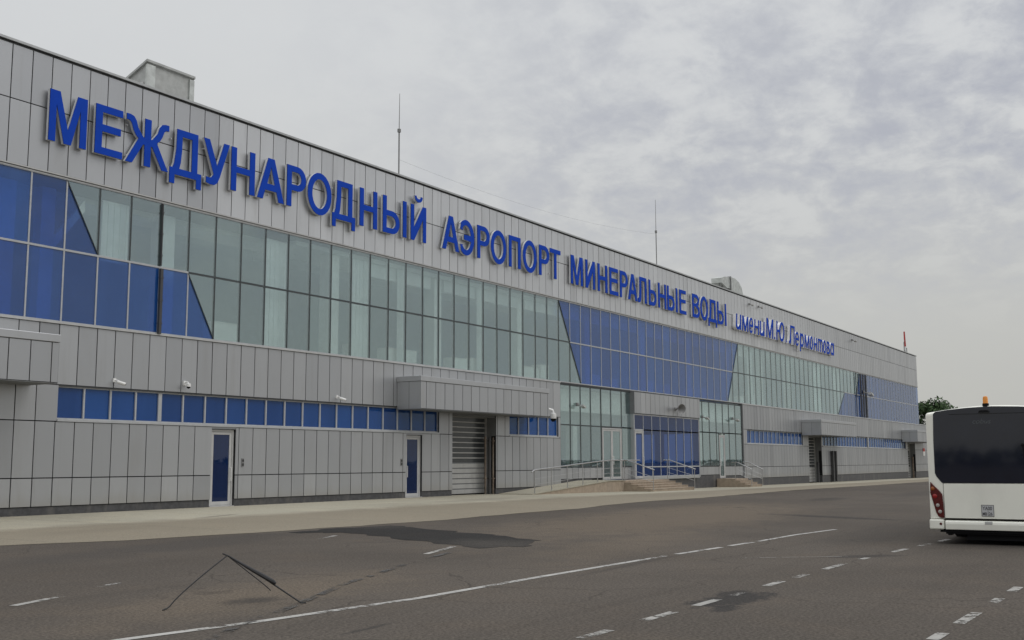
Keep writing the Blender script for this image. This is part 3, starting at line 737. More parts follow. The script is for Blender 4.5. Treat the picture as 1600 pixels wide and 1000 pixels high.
# --- doors
def door(u0, u1, z0, z1, y, glass, leaves=1, handle='r', inset=0.13, fname='white_frame'):
    r = MB(); f = 0.075
    r.box(u0, u0 + f, y, y + 0.12, z0, z1); r.box(u1 - f, u1, y, y + 0.12, z0, z1); r.box(u0 + f, u1 - f, y, y + 0.12, z1 - f, z1); r.box(u0 + f, u1 - f, y + 0.01, y + 0.12, z0, z0 + 0.03)
    fr = r.build('door', M[fname], term)
    n = leaves; w = (u1 - u0 - 2 * f) / n
    for k in range(n):
        a, b = u0 + f + k * w + 0.006, u0 + f + (k + 1) * w - 0.006; s = 0.11
        l = MB()
        l.box(a, a + s, y + 0.02, y + 0.085, z0 + 0.035, z1 - f - 0.008); l.box(b - s, b, y + 0.02, y + 0.085, z0 + 0.035, z1 - f - 0.008)
        l.box(a + s, b - s, y + 0.022, y + 0.083, z1 - f - 0.11, z1 - f - 0.008); l.box(a + s, b - s, y + 0.022, y + 0.083, z0 + 0.035, z0 + 0.16)
        l.build('door_leaf', M[fname], fr, bevel=0.006)
        g = MB(); g.box(a + s - 0.01, b - s + 0.01, y + 0.045, y + 0.06, z0 + 0.15, z1 - f - 0.10); g.build('door_glass', glass, fr)
        hh = MB(); hu = (b - s / 2) if (handle == 'r' and k == 0) else (a + s / 2); zc_ = z0 + 1.15
        hh.tube([(hu, y + 0.02, zc_ - 0.25), (hu, y - 0.06, zc_ - 0.25), (hu, y - 0.06, zc_ + 0.25), (hu, y + 0.02, zc_ + 0.25)], 0.016, 8)
        hh.build('door_handle', M['white'], fr, smooth=True)
    return fr
door(28.50, 29.66, 0.13, 2.93, 0.10, M['entry']); door(40.13, 41.31, 0.13, 2.93, 0.10, M['entry'], handle='l')
door(59.40, 62.00, 0.62, 3.74, 0.02, M['green'], leaves=2)
door(63.40, 64.68, 0.62, 3.67, -0.21, M['entry'])
door(78.18, 79.28, 0.46, 3.66, 0.02, M['green'], handle='l')
q = MB()
for a, b in ((28.48, 29.68), (40.11, 41.33)): q.box(a, b, 0.0, 0.3, 0.03, 0.125)
q.build('door_sill', M['flash'], term)

# --- canopies over the gates
def canopy(u0, u1, depth, z0, z1):
    q = MB()
    clad(q, u0, u1, z0 + 0.02, z1 - 0.24, -depth, org=u0 + 0.40)
    q.box(u0 + 0.03, u1 - 0.03, -depth + 0.031, -0.002, z0 + 0.03, z1 - 0.24, 1)
    n = 2
    for k in range(n):                                          # left and right cheeks
        y0, y1 = -depth + k * depth / n, -depth + (k + 1) * depth / n - 0.015
        for u, s in ((u0, 1), (u1, -1)):
            t = random.gauss(0.34, 0.05)
            q.poly([(u, y0, z0 + 0.02), (u, y1, z0 + 0.02), (u, y1, z1 - 0.25), (u, y0, z1 - 0.25)], 0, t)
    q.box(u0, u1, -depth, -0.004, z0, z0 + 0.018, 2)
    o = q.build('canopy', [M['clad'], M['gap'], M['reveal']], term, tone=True, fix=False)
    c = MB(); c.box(u0 - 0.03, u1 + 0.03, -depth - 0.03, -0.003, z1 - 0.24, z1); c.build('canopy_cap', M['clad'], o, tone=True, bevel=0.015)
canopy(9.6, 21.0, 1.35, 4.12, 5.62); canopy(39.4, 50.7, 1.35, 4.06, 5.55); canopy(97.9, 109.3, 1.8, 3.98, 5.38); canopy(136.0, 147.3, 1.8, 3.9, 5.3)

# --- roller gates in recesses
def gate(u0, u1, d, zb, zt, vis):
    q = MB(); n = 15; h = (zt - zb) / n
    x0, x1 = u0 + 0.05, u1 - 0.08
    for k in range(n):
        z0 = zb + k * h
        dark = k in vis
        q.box(x0, x1, d + (0.03 if dark else 0.0), d + 0.08, z0 + 0.028, z0 + h - 0.028, 1 if dark else 0)
        q.box(x0, x1, d - 0.02 if dark else d + 0.018, d + 0.08, z0 + h - 0.027, z0 + h + 0.027, 0 if dark else 2)
    q.box(u0, x0, d - 0.06, d + 0.10, zb, zt, 0); q.box(x1, u1, d - 0.06, d + 0.10, zb, zt, 0)
    q.build('roller_gate', [M['gate'], M['gate_d'], M['reveal']], term, fix=False)
    r = MB(); r.box(u1 + 0.001, u1 + 0.15, 0.302, d + 0.3, zb - 0.4, zt + 0.1); r.box(u0 - 0.15, u0 - 0.001, 0.302, d + 0.3, zb - 0.4, zt + 0.1); r.box(u0, u1, 0.05, d + 0.3, zt, zt + 0.25); r.box(u1 - 0.012, u1 + 0.0, 0.032, d - 0.061, zb + 2.9, zt)
    r.build('gate_reveal', M['reveal'], term)
gate(43.74, 47.60, 0.62, 0.12, 3.95, (6, 7, 8, 9, 10, 11, 12, 13, 14)); gate(99.8, 103.74, 0.68, -0.25, 3.88, (5, 6, 7, 8, 9, 10, 11, 12, 13, 14)); gate(138.7, 142.68, 0.68, -0.42, 3.75, (5, 6, 7, 8, 9, 10, 11))
for (u, y, r, z0, z1, mt) in ((47.05, 0.30, 0.05, 0.05, 3.0, 'rust'), (47.30, 0.20, 0.06, 0.05, 2.95, 'pipe'), (47.50, 0.12, 0.045, 0.05, 2.95, 'rust'), (103.2, 0.25, 0.10, -0.3, 1.6, 'pipe'), (142.2, 0.25, 0.1, -0.45, 2.2, 'rust')):
    q = MB(); q.tube([(u, y, z0), (u, y, (z0 + z1) / 2), (u + 0.01, y, z1)], r, 8)
    for zz in (z0 + 0.8, z1 - 0.2): q.box(u - r - 0.03, u + r + 0.03, y - r - 0.015, y + r + 0.02, zz, zz + 0.05)
    q.build('gate_pipe', M[mt], term, smooth=True)
# dark rain pipes on the facade
def downpipe(u, z0, z1, w, y=-0.03):
    q = MB(); q.box(u - w / 2, u + w / 2, y - w * 0.7, y + 0.025, z0, z1)
    for k in range(3):
        zz = z0 + (z1 - z0) * (0.15 + 0.35 * k); q.box(u - w / 2 - 0.02, u + w / 2 + 0.02, y - w * 0.7 - 0.012, y + 0.02, zz, zz + 0.05)
    q.build('downpipe', M['pipe'], term)
downpipe(25.86, 6.20, 8.52, 0.11); downpipe(25.86, 8.63, 10.86, 0.035)
for u, w_ in ((116.6, 0.07), (118.3, 0.13), (119.3, 0.10), (120.3, 0.18)): downpipe(u, 6.27, 10.85, w_)
for u in (106.7, 107.7): downpipe(u, -0.25, 2.65, 0.28, -0.06)
for u, z in ((30.04, 1.56), (39.75, 1.55)):
    q = MB(); q.box(u - 0.05, u + 0.05, -0.03, 0.0, z, z + 0.31, 0); q.box(u - 0.032, u + 0.032, -0.036, -0.029, z + 0.03, z + 0.12, 1); q.box(u - 0.032, u + 0.032, -0.036, -0.029, z + 0.18, z + 0.27, 1)
    q.build('intercom', [M['grey'], M['black']], term)

# ------------------------------------------------------------------ sign letters
def arc(cx, cz, rx_, rz_, a0, a1, n=14):
    return [(cx + rx_ * math.cos(R_(a0 + (a1 - a0) * k / n)), cz + rz_ * math.sin(R_(a0 + (a1 - a0) * k / n))) for k in range(n + 1)]
def mirror(p, w): return [(w - x, z) for x, z in reversed(p)]
def glyph(ch, w, H, s, b):
    """list of shapes; a shape is [outer loop, hole loops...]"""
    if ch == 'М':
        return [[[(0, 0), (0, H), (s * 1.35, H), (w / 2, H * .27), (w - s * 1.35, H), (w, H), (w, 0), (w - s * .92, 0), (w - s * .92, H * .74), (w / 2 + s * .48, 0), (w / 2 - s * .48, 0), (s * .92, H * .74), (s * .92, 0)]]]
    if ch == 'Е':
        return [[[(0, 0), (0, H), (w * .98, H), (w * .98, H - b), (s, H - b), (s, H * .61), (w * .92, H * .61), (w * .92, H * .61 - b), (s, H * .61 - b), (s, b), (w, b), (w, 0)]]]
    if ch == 'Ж':
        c = w / 2; L = [(c - s / 2, H), (c - s / 2, H * .585), (c - s * .75, H * .60), (w * .27, H * .76), (w * .225, H * .90), (w * .17, H * .975), (w * .09, H), (w * .0, H), (w * .0, H * .875), (w * .07, H * .87), (w * .115, H * .83), (w * .165, H * .69), (w * .22, H * .60), (w * .285, H * .545), (0, 0), (s * 1.02, 0), (c - s * .72, H * .44), (c - s / 2, H * .44), (c - s / 2, 0)]
        return [[L + [(w - x, z) for x, z in reversed(L)]]]
    if ch == 'Д':
        d = -H * .20
        return [[[(0, d), (0, b), (w * .09, b), (w * .14, H * .25), (w * .19, H * .55), (w * .20, H), (w * .87, H), (w * .87, b), (w, b), (w, d), (w - s * .85, d), (w - s * .85, 0), (s * .85, 0), (s * .85, d)],
                 [(w * .30, b), (w * .87 - s, b), (w * .87 - s, H - b), (w * .375, H - b), (w * .37, H * .55), (w * .34, H * .28)]]]
    if ch == 'У':
        return [[[(0, H), (s * 1.05, H), (w * .535, H * .44), (w - s, H), (w, H), (w * .64, H * .20), (w * .56, H * .065), (w * .44, 0), (w * .28, -H * .005), (w * .12, 0.02 * H), (w * .12, H * .15), (w * .24, H * .14), (w * .34, H * .165), (w * .40, H * .235)]]]
    if ch in 'Нн':
        return [[[(0, 0), (0, H), (s, H), (s, H * .5 + b * .5), (w - s, H * .5 + b * .5), (w - s, H), (w, H), (w, 0), (w - s, 0), (w - s, H * .5 - b * .5), (s, H * .5 - b * .5), (s, 0)]]]
    if ch == 'А':
        t = s * .62
        return [[[(0, 0), (w / 2 - t, H), (w / 2 + t, H), (w, 0), (w - s * 1.1, 0), (w - s * 1.1 - w * .085, H * .23), (s * 1.1 + w * .085, H * .23), (s * 1.1, 0)],
                 [(w * .36, H * .385), (w * .64, H * .385), (w * .5, H * .80)]]]
    if ch in 'Рр':
        if ch == 'р':
            d = -H * .36
            return [[[(0, d), (0, H), (s, H)] + arc(w * .55, H / 2, w * .45, H * .52, 110, -110) + [(s, H * .06), (s, d)], arc(w * .52, H / 2, w * .45 - s * .82, H * .5 - b, 180, -150)]]
        return [[[(0, 0), (0, H), (w * .55, H)] + arc(w * .55, H * .70, w * .45, H * .30, 85, -85) + [(w * .55, H * .40), (s, H * .40), (s, 0)],
                 [(s, H - b), (w * .52, H - b)] + arc(w * .52, H * .70, w * .48 - s, H * .30 - b, 80, -80) + [(w * .52, H * .40 + b), (s, H * .40 + b)]]]
    if ch in 'Оо':
        return [[arc(w / 2, H / 2, w / 2, H / 2 + .03 * H, 0, 345, 23), arc(w / 2, H / 2, w / 2 - s, H / 2 + .03 * H - b * 1.1, 0, 345, 23)]]
    if ch in 'ЬЫ':
        W = w if ch == 'Ь' else w * .70
        out = [[[(0, 0), (0, H), (s, H), (s, H * .62), (W * .5, H * .62)] + arc(W * .55, H * .31, W * .45, H * .31, 85, -85) + [(W * .5, 0)],
                [(s, H * .62 - b), (W * .5, H * .62 - b)] + arc(W * .5, H * .31, W * .5 - s, H * .31 - b, 80, -80) + [(W * .5, b), (s, b)]]]
        if ch == 'Ы': out.append([[(w - s, 0), (w - s, H), (w, H), (w, 0)]])
        return out
    if ch in 'ИЙ':
        out = [[[(0, 0), (0, H), (s * .92, H), (s * .92, H * .36), (w - s * .98, H), (w, H), (w, 0), (w - s * .92, 0), (w - s * .92, H * .64), (s * .98, 0)]]]
        if ch == 'Й':
            c = w * .5
            out.append([arc(c, H * 1.26, w * .26, H * .17, 180, 360, 10) + arc(c, H * 1.27, w * .14, H * .08, 360, 180, 10)])
        return out
    if ch == 'Э':
        cx, cz, rx_, rz_ = w * .42, H / 2, w * .58, H * .53
        o = arc(cx, cz, rx_, rz_, 142, -142, 28); i = arc(cx, cz, rx_ - s, rz_ - b * 1.1, -136, -14, 10)
        j = arc(cx, cz, rx_ - s, rz_ - b * 1.1, 14, 136, 10)
        o[0] = (w * 0, H * .72); o.insert(1, (w * .06, H * .88)); o[-1] = (w * 0, H * .27); o.insert(-1, (w * .06, H * .12))
        return [[o + [(w * .22, H * .27)] + i + [(w * .27, H * .5 - b * .5), (w * .27, H * .5 + b * .5)] + j + [(w * .22, H * .70)]]]
    if ch == 'П':
        return [[[(0, 0), (0, H), (w, H), (w, 0), (w - s, 0), (w - s, H - b), (s, H - b), (s, 0)]]]
    if ch == 'Т':
        return [[[(w / 2 - s / 2, 0), (w / 2 - s / 2, H - b), (0, H - b), (0, H), (w, H), (w, H - b), (w / 2 + s / 2, H - b), (w / 2 + s / 2, 0)]]]
    if ch == 'Л':
        return [[[(w * .20, H), (w, H), (w, 0), (w - s, 0), (w - s, H - b), (w * .20 + s, H - b), (w * .20 + s * .98, H * .45), (w * .37, H * .14), (w * .28, H * .02), (w * .15, -H * .015), (0, 0), (0, H * .155), (w * .09, H * .15), (w * .14, H * .21), (w * .18, H * .45)]]]
    if ch == 'В':
        return [[[(0, 0), (0, H), (w * .55, H)] + arc(w * .55, H * .755, w * .38, H * .245, 85, -60, 10) + arc(w * .56, H * .28, w * .44, H * .28, 62, -85, 12) + [(w * .55, 0)],
                 [(s, H - b), (w * .5, H - b)] + arc(w * .5, H * .745, w * .43 - s * .9, H * .255 - b, 80, -80, 8) + [(w * .5, H * .60), (s, H * .60)],
                 [(s, H * .60 - b * .9), (w * .52, H * .60 - b * .9)] + arc(w * .52, H * .28, w * .48 - s, H * .28 - b, 80, -80, 8) + [(w * .52, b), (s, b)]]]
    if ch == 'Ю':
        x = w * .36; hb = b * .5; rx_, rz_ = (w - x) / 2, H * .52; c = x + rx_
        th = math.degrees(math.asin(hb / rz_))
        o = [(0, 0), (0, H), (s, H), (s, H * .5 + hb)] + arc(c, H / 2, rx_, rz_, 180 - th, -180 + th, 26) + [(s, H * .5 - hb), (s, 0)]
        return [[o, arc(c, H / 2, rx_ - s, rz_ - b * 1.1, 0, 345, 23)]]
    if ch == 'и':      # italic: reads like u
        return [[[(0, H), (s, H), (s, H * .34)] + arc(s + (w - 2 * s) * .42, H * .34, (w - 2 * s) * .42, H * .34 - b, 190, 280, 6) + [(w - s, H * .38), (w - s, H), (w, H), (w, 0), (w - s, 0), (w - s, H * .10)] + arc(w * .42, H * .24, w * .42, H * .26, -50, -180, 8)]]
    if ch == 'м':
        return [[[(0, 0), (0, H), (s * 1.2, H), (w / 2, H * .3), (w - s * 1.2, H), (w, H), (w, 0), (w - s * .85, 0), (w - s * .85, H * .66), (w / 2 + s * .4, 0), (w / 2 - s * .4, 0), (s * .85, H * .66), (s * .85, 0)]]]
    if ch == 'е':
        cx, cz, rx_, rz_ = w / 2, H / 2, w / 2, H * .53
        return [[arc(cx, cz, rx_, rz_, -12, 318, 26) + [(w * .72, H * .26)] + arc(cx, cz, rx_ - s * .9, rz_ - b, -50, -165, 10) + [(s, H * .40)] + [(w, H * .40)],
                 [(s * .95, H * .56), (w - s, H * .56)] + arc(cx, H * .56, rx_ - s * .95, H * .47 - b, 8, 172, 10)]]
    if ch == 'т':      # italic: reads like m
        k = w * .5
        return [[[(0, 0), (0, H), (w * .85, H), (w, H * .82), (w, 0), (w - s * .9, 0), (w - s * .9, H * .72), (w * .80, H - b), (k + s * .45, H - b), (k + s * .45, 0), (k - s * .45, 0), (k - s * .45, H - b), (s * .9, H - b), (s * .9, 0)]]]
    if ch == 'в':
        return [[[(0, 0), (0, H), (w * .55, H)] + arc(w * .52, H * .76, w * .40, H * .24, 80, -55, 8) + arc(w * .54, H * .28, w * .46, H * .28, 60, -85, 10) + [(w * .5, 0)],
                 [(s, H - b * .9), (w * .48, H - b * .9), (w * .62, H * .76), (w * .48, H * .61), (s, H * .61)], [(s, H * .44), (w * .5, H * .44), (w * .66, H * .28), (w * .5, b * .9), (s, b * .9)]]]
    if ch == 'а':
        return [[[(w - s, 0), (w - s, H * .08)] + arc(w * .45, H * .5, w * .45, H * .52, -60, -300, 20) + [(w - s, H * .92), (w - s, H), (w, H), (w, 0)],
                 arc(w * .47, H / 2, w * .45 - s * .85, H * .5 - b, 0, 345, 18)]]
    if ch == '.':
        return [[[(0, 0), (0, w), (w, w), (w, 0)]]]
    raise ValueError(ch)

def letter(parent, ch, u0, u1, z0, H, s, b, shear=0.0, y0=-0.25, y1=-0.08):
    w = u1 - u0; q = MB(); r = MB()
    for shape in glyph(ch, w, H, s, b):
        loops = []
        for lp in shape:
            loops.append([(u0 + x + z * shear - H * shear * 0.5, z0 + z) for x, z in lp])
        flat = [p for lp in loops for p in lp]
        base_ = len(q.v); q.v += [(x, y0, z) for x, z in flat]
        for t in tessellate_polygon([[Vector((x, z, 0)) for x, z in lp] for lp in loops]):
            a, b_, c = [flat[i] for i in t]
            cr_ = (b_[0] - a[0]) * (c[1] - a[1]) - (b_[1] - a[1]) * (c[0] - a[0])
            q.f.append([base_ + i for i in (t if cr_ > 0 else reversed(t))]); q.m.append(0); q.t.append(0)
        for lp in loops:
            n = len(lp); i0 = len(r.v)
            r.v += [(x, y0 + 0.004, z) for x, z in lp] + [(x, y1, z) for x, z in lp]
            for k in range(n):
                j = (k + 1) % n; r.f.append([i0 + k, i0 + j, i0 + n + j, i0 + n + k]); r.m.append(0); r.t.append(0)
            # face rim
            i1 = len(q.v); q.v += [(x, y0, z) for x, z in lp] + [(x, y0 + 0.03, z) for x, z in lp]
            for k in range(n):
                j = (k + 1) % n; q.f.append([i1 + k, i1 + j, i1 + n + j, i1 + n + k]); q.m.append(0); q.t.append(0)
        # back plate
        bb = len(r.v); r.v += [(x, y1, z) for x, z in flat]
        for t in tessellate_polygon([[Vector((x, z, 0)) for x, z in lp] for lp in loops]): r.f.append([bb + i for i in t]); r.m.append(0); r.t.append(0)
        x_ = sum(p[0] for p in loops[0]) / len(loops[0])
    # two stand-off pins to the wall
    shp = glyph(ch, w, H, s, b)[0][0]
    for f in (0.15, 0.85):
        px = u0 + (s / 2 if ch not in 'АО.' else w / 2); pz = z0 + H * f * (0.9 if ch != '.' else 0.1)
        r.box(px - 0.02, px + 0.02, y1, 0.01, pz, pz + 0.04)
    o = q.build('letter', M['letter'], parent, fix=False)
    r.build('letter_return', M['return_pale' if shear else 'return'], o, fix=True)
ZB, HH = 12.0, 1.70
def word(items, label, grp='blue letter signs along the top of the facade', **k):
    e = tag(empty('sign_word', (items[0][1], -0.2, ZB)), label, 'sign', grp)
    for it in items:
        ch, a, b_ = it[:3]; z = it[3] if len(it) > 3 else ZB; Hh = it[4] if len(it) > 4 else HH
        letter(e, ch, a, b_, z, Hh, k.get('s', 0.275), k.get('b', 0.245), k.get('shear', 0.0), y0=-0.34 if k.get('shear') else -0.21)
word([('М', 21.04, 22.45), ('Е', 22.78, 23.89), ('Ж', 24.02, 25.86), ('Д', 25.93, 27.40), ('У', 27.48, 28.76), ('Н', 28.86, 30.10), ('А', 30.24, 31.72), ('Р', 31.87, 32.98), ('О', 33.09, 34.55), ('Д', 34.61, 36.10), ('Н', 36.40, 37.60), ('Ы', 38.00, 39.74), ('Й', 40.06, 41.26)],
     'longest word of big blue capital letters, leftmost and nearest on the upper facade')
word([('А', 42.57, 44.00), ('Э', 44.08, 45.32), ('Р', 45.60, 46.74), ('О', 46.86, 48.34), ('П', 48.60, 49.78), ('О', 50.02, 51.46), ('Р', 51.72, 52.85), ('Т', 52.92, 54.13)],
     'second word of big blue capitals, eight letters ending in a T')
word([('М', 55.33, 56.79), ('И', 57.12, 58.32), ('Н', 58.67, 59.94), ('Е', 60.23, 61.43), ('Р', 61.66, 62.78), ('А', 62.81, 64.18), ('Л', 64.25, 65.56), ('Ь', 65.91, 67.10), ('Н', 67.38, 68.68), ('Ы', 68.86, 70.58), ('Е', 70.92, 72.10)],
     'third word of big blue capitals, eleven letters above the middle blue glass')
word([('В', 73.20, 74.55), ('О', 74.68, 76.10), ('Д', 76.16, 77.85), ('Ы', 77.98, 79.80)], 'short last word of big blue capitals, just four letters')
LZ, LH = 11.95, 1.22
word([('и', 81.5, 82.6, LZ, LH), ('м', 82.85, 84.2, LZ, LH), ('е', 84.4, 85.3, LZ, LH), ('н', 85.6, 86.7, LZ, LH), ('и', 86.9, 88.0, LZ, LH)], 'first of the smaller slanted lowercase words, five letters with no dots', s=0.24, b=0.2, shear=0.12)
word([('М', 88.5, 90.2, LZ, 1.65), ('.', 90.40, 90.62, LZ, .22), ('Ю', 91.0, 93.1, LZ, 1.65), ('.', 93.40, 93.62, LZ, .22)], 'pair of slanted blue initials with dots between the lowercase words', s=0.26, b=0.22, shear=0.12)
word([('Л', 94.35, 95.9, LZ, 1.65), ('е', 96.05, 97.1, LZ, LH), ('р', 97.4, 98.5, LZ, LH), ('м', 98.75, 100.15, LZ, LH), ('о', 100.35, 101.25, LZ, LH), ('н', 101.5, 102.55, LZ, LH), ('т', 102.8, 104.3, LZ, LH), ('о', 104.45, 105.4, LZ, LH), ('в', 105.6, 106.65, LZ, LH), ('а', 106.85, 108.0, LZ, LH)], 'farthest slanted blue word at the far right end of the lettering', s=0.24, b=0.2, shear=0.12)

# ------------------------------------------------------------------ things on the roof
h_ = tag(empty('ventilation_housing', (30.1, 6, 14.5)), 'boxy grey ventilation housing on the roof above the first letters', 'roof vent')
q = MB(); q.prism([(5.0, 14.5), (5.0, 18.1), (7.6, 17.0), (7.8, 14.5)], 28.97, 31.38, 'x'); q.build('housing_body', M['housing'], h_)
q = MB(); q.prism([(4.9, 18.14), (4.9, 18.24), (7.9, 16.98), (7.9, 16.88)], 28.88, 31.45, 'x'); q.build('housing_lid', M['housing'], h_)
for a, b in ((28.93, 29.35), (31.18, 31.43)):
    q = MB(); q.box(a, b, 4.93, 5.03, 14.6, 18.05); q.build('corner_post', M['galv'], h_)
q = MB()
for k in range(14): q.box(28.93, 28.97, 5.15, 6.6, 14.9 + k * 0.18, 14.98 + k * 0.18)
q.build('louvre_panel', M['flash'], h_)
d_ = tag(empty('ventilation_duct', (89, 3.6, 14.5)), 'shiny galvanised gooseneck duct on the roof above the four letter word', 'roof duct')
q = MB(); q.prism([(87.2, 16.70), (87.2, 17.12), (88.0, 17.32), (89.2, 17.42), (89.2, 16.45), (88.5, 16.40)], 3.0, 3.9, 'y'); q.build('duct_inlet', M['galv'], d_)
q = MB(); q.prism([(89.26, 16.15), (89.26, 17.44), (90.3, 17.46), (91.2, 17.25), (91.85, 16.85), (92.15, 16.3), (92.15, 14.5), (90.4, 14.5), (90.4, 15.9), (90.1, 16.1)], 2.95, 3.95, 'y'); q.build('duct_bend', M['galv'], d_, smooth=True)
q = MB(); q.box(89.2, 89.27, 2.9, 4.0, 16.3, 17.5); q.box(90.3, 92.2, 2.9, 4.0, 15.9, 15.97); q.build('duct_flange', M['grey'], d_)
q = MB(); q.box(87.35, 87.45, 3.2, 3.3, 14.5, 16.7); q.box(87.9, 88.0, 3.2, 3.3, 14.5, 16.5); q.build('duct_support', M['grey'], d_)
def rod(u, y, ztop, zj, label):
    e = tag(empty('lightning_rod', (u, y, 14.5)), label, 'lightning rod', 'lightning rods on the roof')
    q = MB(); q.tube([(u, y, 14.5), (u, y, zj)], 0.035, 8); q.build('rod_tube', M['grey'], e, smooth=True)
    q = MB(); q.tube([(u, y, zj), (u + 0.02, y, ztop)], 0.022, 6, r2=0.012); q.build('rod_tip', M['grey'], e, smooth=True)
    q = MB(); q.box(u - 0.06, u + 0.06, y - 0.06, y + 0.06, zj - 0.12, zj + 0.05); q.build('rod_clamp', M['grey'], e)
    q = MB(); q.box(u - 0.15, u + 0.15, y - 0.15, y + 0.15, 14.5, 14.6); q.build('rod_foot', M['grey'], e)
    return e
rod(40.15, 0.6, 19.20, 17.4, 'tall thin lightning rod on the roof edge above the longest word'); rod(69.0, 0.6, 19.85, 17.6, 'thin lightning rod on the roof edge above the third word')
q = MB(); q.tube([(40.15 + 28.85 * t, 0.6, 15.95 + (17.4 - 15.95) * t - 0.55 * 4 * t * (1 - t)) for t in [k / 16 for k in range(17)]], 0.004, 5)
tag(q.build('guy_wire', M['grey']), 'thin slack wire strung between the two lightning rods', 'wire')
e = tag(empty('aerial_mast', (143.9, 1, 14.5)), 'red and white aerial mast at the far right corner of the roof', 'mast')
q = MB(); q.tube([(144.6, 1, 16.1), (144.45, 1, 18.0)], 0.12, 8, r2=0.09); q.build('red_section', M['red'], e)
q = MB(); q.tube([(144.75, 1, 14.5), (144.6, 1, 16.1)], 0.12, 8); q.build('mast_base', M['white'], e)
q = MB(); q.tube([(144.0, 1, 14.5), (144.0, 1, 16.6), (144.3, 1, 16.9)], 0.05, 6); q.tube([(145.4, 1, 14.5), (145.4, 1, 16.0)], 0.05, 6); q.box(144.0, 145.4, 0.97, 1.03, 15.5, 15.6); q.build('side_rod', M['grey'], e)

# ------------------------------------------------------------------ cameras and lamps on the wall
def wall_camera(u, z, label, style='bullet', s=1.0):
    e = tag(empty('security_camera' if style in ('bullet', 'dome', 'ptz') else 'floodlight' if style == 'flood' else 'loudspeaker', (u, 0, z)), label,
            'security camera' if style in ('bullet', 'dome', 'ptz') else 'floodlight' if style == 'flood' else 'loudspeaker', 'cameras and lamps mounted on the facade')
    def part(n, q, mt, sm=True): q.build(n, M[mt], e, smooth=sm)
    if style == 'bullet':
        q = MB(); q.box(u - .07 * s, u + .07 * s, -.05, 0, z - .02, z + .14 * s); q.tube([(u, -.04, z + .06 * s), (u + .04 * s, -.16 * s, z + .05 * s), (u + .08 * s, -.24 * s, z)], .028 * s, 8); part('bracket', q, 'white')
        q = MB(); q.lathe((u - .02 * s, -.22 * s, z - .01), [(.05 * s, 0), (.075 * s, .02), (.075 * s, .34 * s), (.06 * s, .36 * s)], 14, axis=(.72, -.60, -.3)); part('housing', q, 'white')
        q = MB(); d = Vector((.72, -.60, -.3)).normalized(); c = Vector((u - .02 * s, -.22 * s, z - .01)) + d * .362 * s; q.lathe(c, [(.052 * s, 0), (.04 * s, .012)], 12, axis=d); part('lens', q, 'black')
    elif style == 'dome':
        q = MB(); q.box(u - .08 * s, u + .08 * s, -.06, 0, z, z + .2 * s); q.tube([(u, -.05, z + .12 * s), (u, -.24 * s, z + .14 * s), (u, -.3 * s, z + .06 * s)], .035 * s, 8); part('bracket', q, 'white')
        q = MB(); q.lathe((u, -.3 * s, z + .06 * s), [(.05 * s, 0.02), (.10 * s, 0), (.105 * s, -.13 * s)], 16); part('housing', q, 'white')
        q = MB(); q.lathe((u, -.3 * s, z - .07 * s), [(.09 * s, 0), (.08 * s, -.04 * s), (.045 * s, -.075 * s), (.01, -.085 * s)], 14); part('lens', q, 'black')
    elif style == 'ptz':
        q = MB(); q.box(u - .34 * s, u - .18 * s, -.1, 0, z + .22 * s, z + .46 * s); q.tube([(u - .26 * s, -.08, z + .34 * s), (u - .14 * s, -.26 * s, z + .36 * s), (u, -.42 * s, z + .30 * s), (u + .02 * s, -.45 * s, z + .16 * s)], .062 * s, 10); part('bracket', q, 'white')
        q = MB(); q.lathe((u + .02 * s, -.45 * s, z + .16 * s), [(.06 * s, .04), (.12 * s, .01), (.13 * s, -.16 * s), (.12 * s, -.2 * s)], 16); part('housing', q, 'white')
        q = MB(); q.lathe((u + .02 * s, -.45 * s, z - .045 * s), [(.115 * s, 0), (.10 * s, -.06 * s), (.05 * s, -.11 * s), (.01, -.12 * s)], 14); part('lens', q, 'black')
    elif style == 'flood':
        q = MB(); q.box(u - .12 * s, u + .12 * s, -.09, 0.02, z - .05, z + .2 * s); q.tube([(u, -.05, z + .06 * s), (u + .12 * s, -.35 * s, z - .02)], .04 * s, 8); part('bracket', q, 'grey')
        q = MB(); q.prism([(u + .02 * s, z + .05 * s), (u + .48 * s, z - .12 * s), (u + .44 * s, z - .24 * s), (u - .02 * s, z - .09 * s)], -.62 * s, -.30 * s, 'y'); part('lamp_head', q, 'flash', False)
    elif style == 'horn':
        q = MB(); q.box(u - .12 * s, u + .12 * s, -.31, -.255, z - .1, z + .1); q.tube([(u, -.3, z), (u, -.45 * s, z + .02)], .05 * s, 8); part('bracket', q, 'grey')
        q = MB(); q.lathe((u - .10 * s, -.42 * s, z + .02), [(.06 * s, 0), (.10 * s, .12 * s), (.26 * s, .34 * s), (.28 * s, .36 * s), (.20 * s, .30 * s), (.05 * s, .14 * s)], 18, axis=(-.45, -.85, -.12)); part('horn', q, 'grey')
        q = MB(); q.lathe((u + .14 * s, -.36 * s, z), [(.07 * s, 0), (.11 * s, .05), (.11 * s, .36 * s), (.08 * s, .40 * s)], 14, axis=(.8, -.5, -.25)); part('camera_body', q, 'flash')
wall_camera(24.1, 4.42, 'white bullet camera above the third blue ribbon window from the left', 'bullet', 0.8)
wall_camera(27.1, 4.46, 'small white dome camera above the ribbon windows, right of the bullet camera', 'dome', 0.8)
wall_camera(35.3, 4.40, 'white bullet camera left of the grey canopy over the roller gate', 'bullet', 0.8)
wall_camera(52.4, 4.10, 'large white bent arm camera over the short row of blue windows', 'ptz', 1.35)
wall_camera(56.2, 4.95, 'floodlight on the green glass left of the blue entrance bay', 'flood', 0.72)
wall_camera(69.6, 5.25, 'round grey horn loudspeaker on the cladding above the blue entrance bay', 'horn', 1.2)
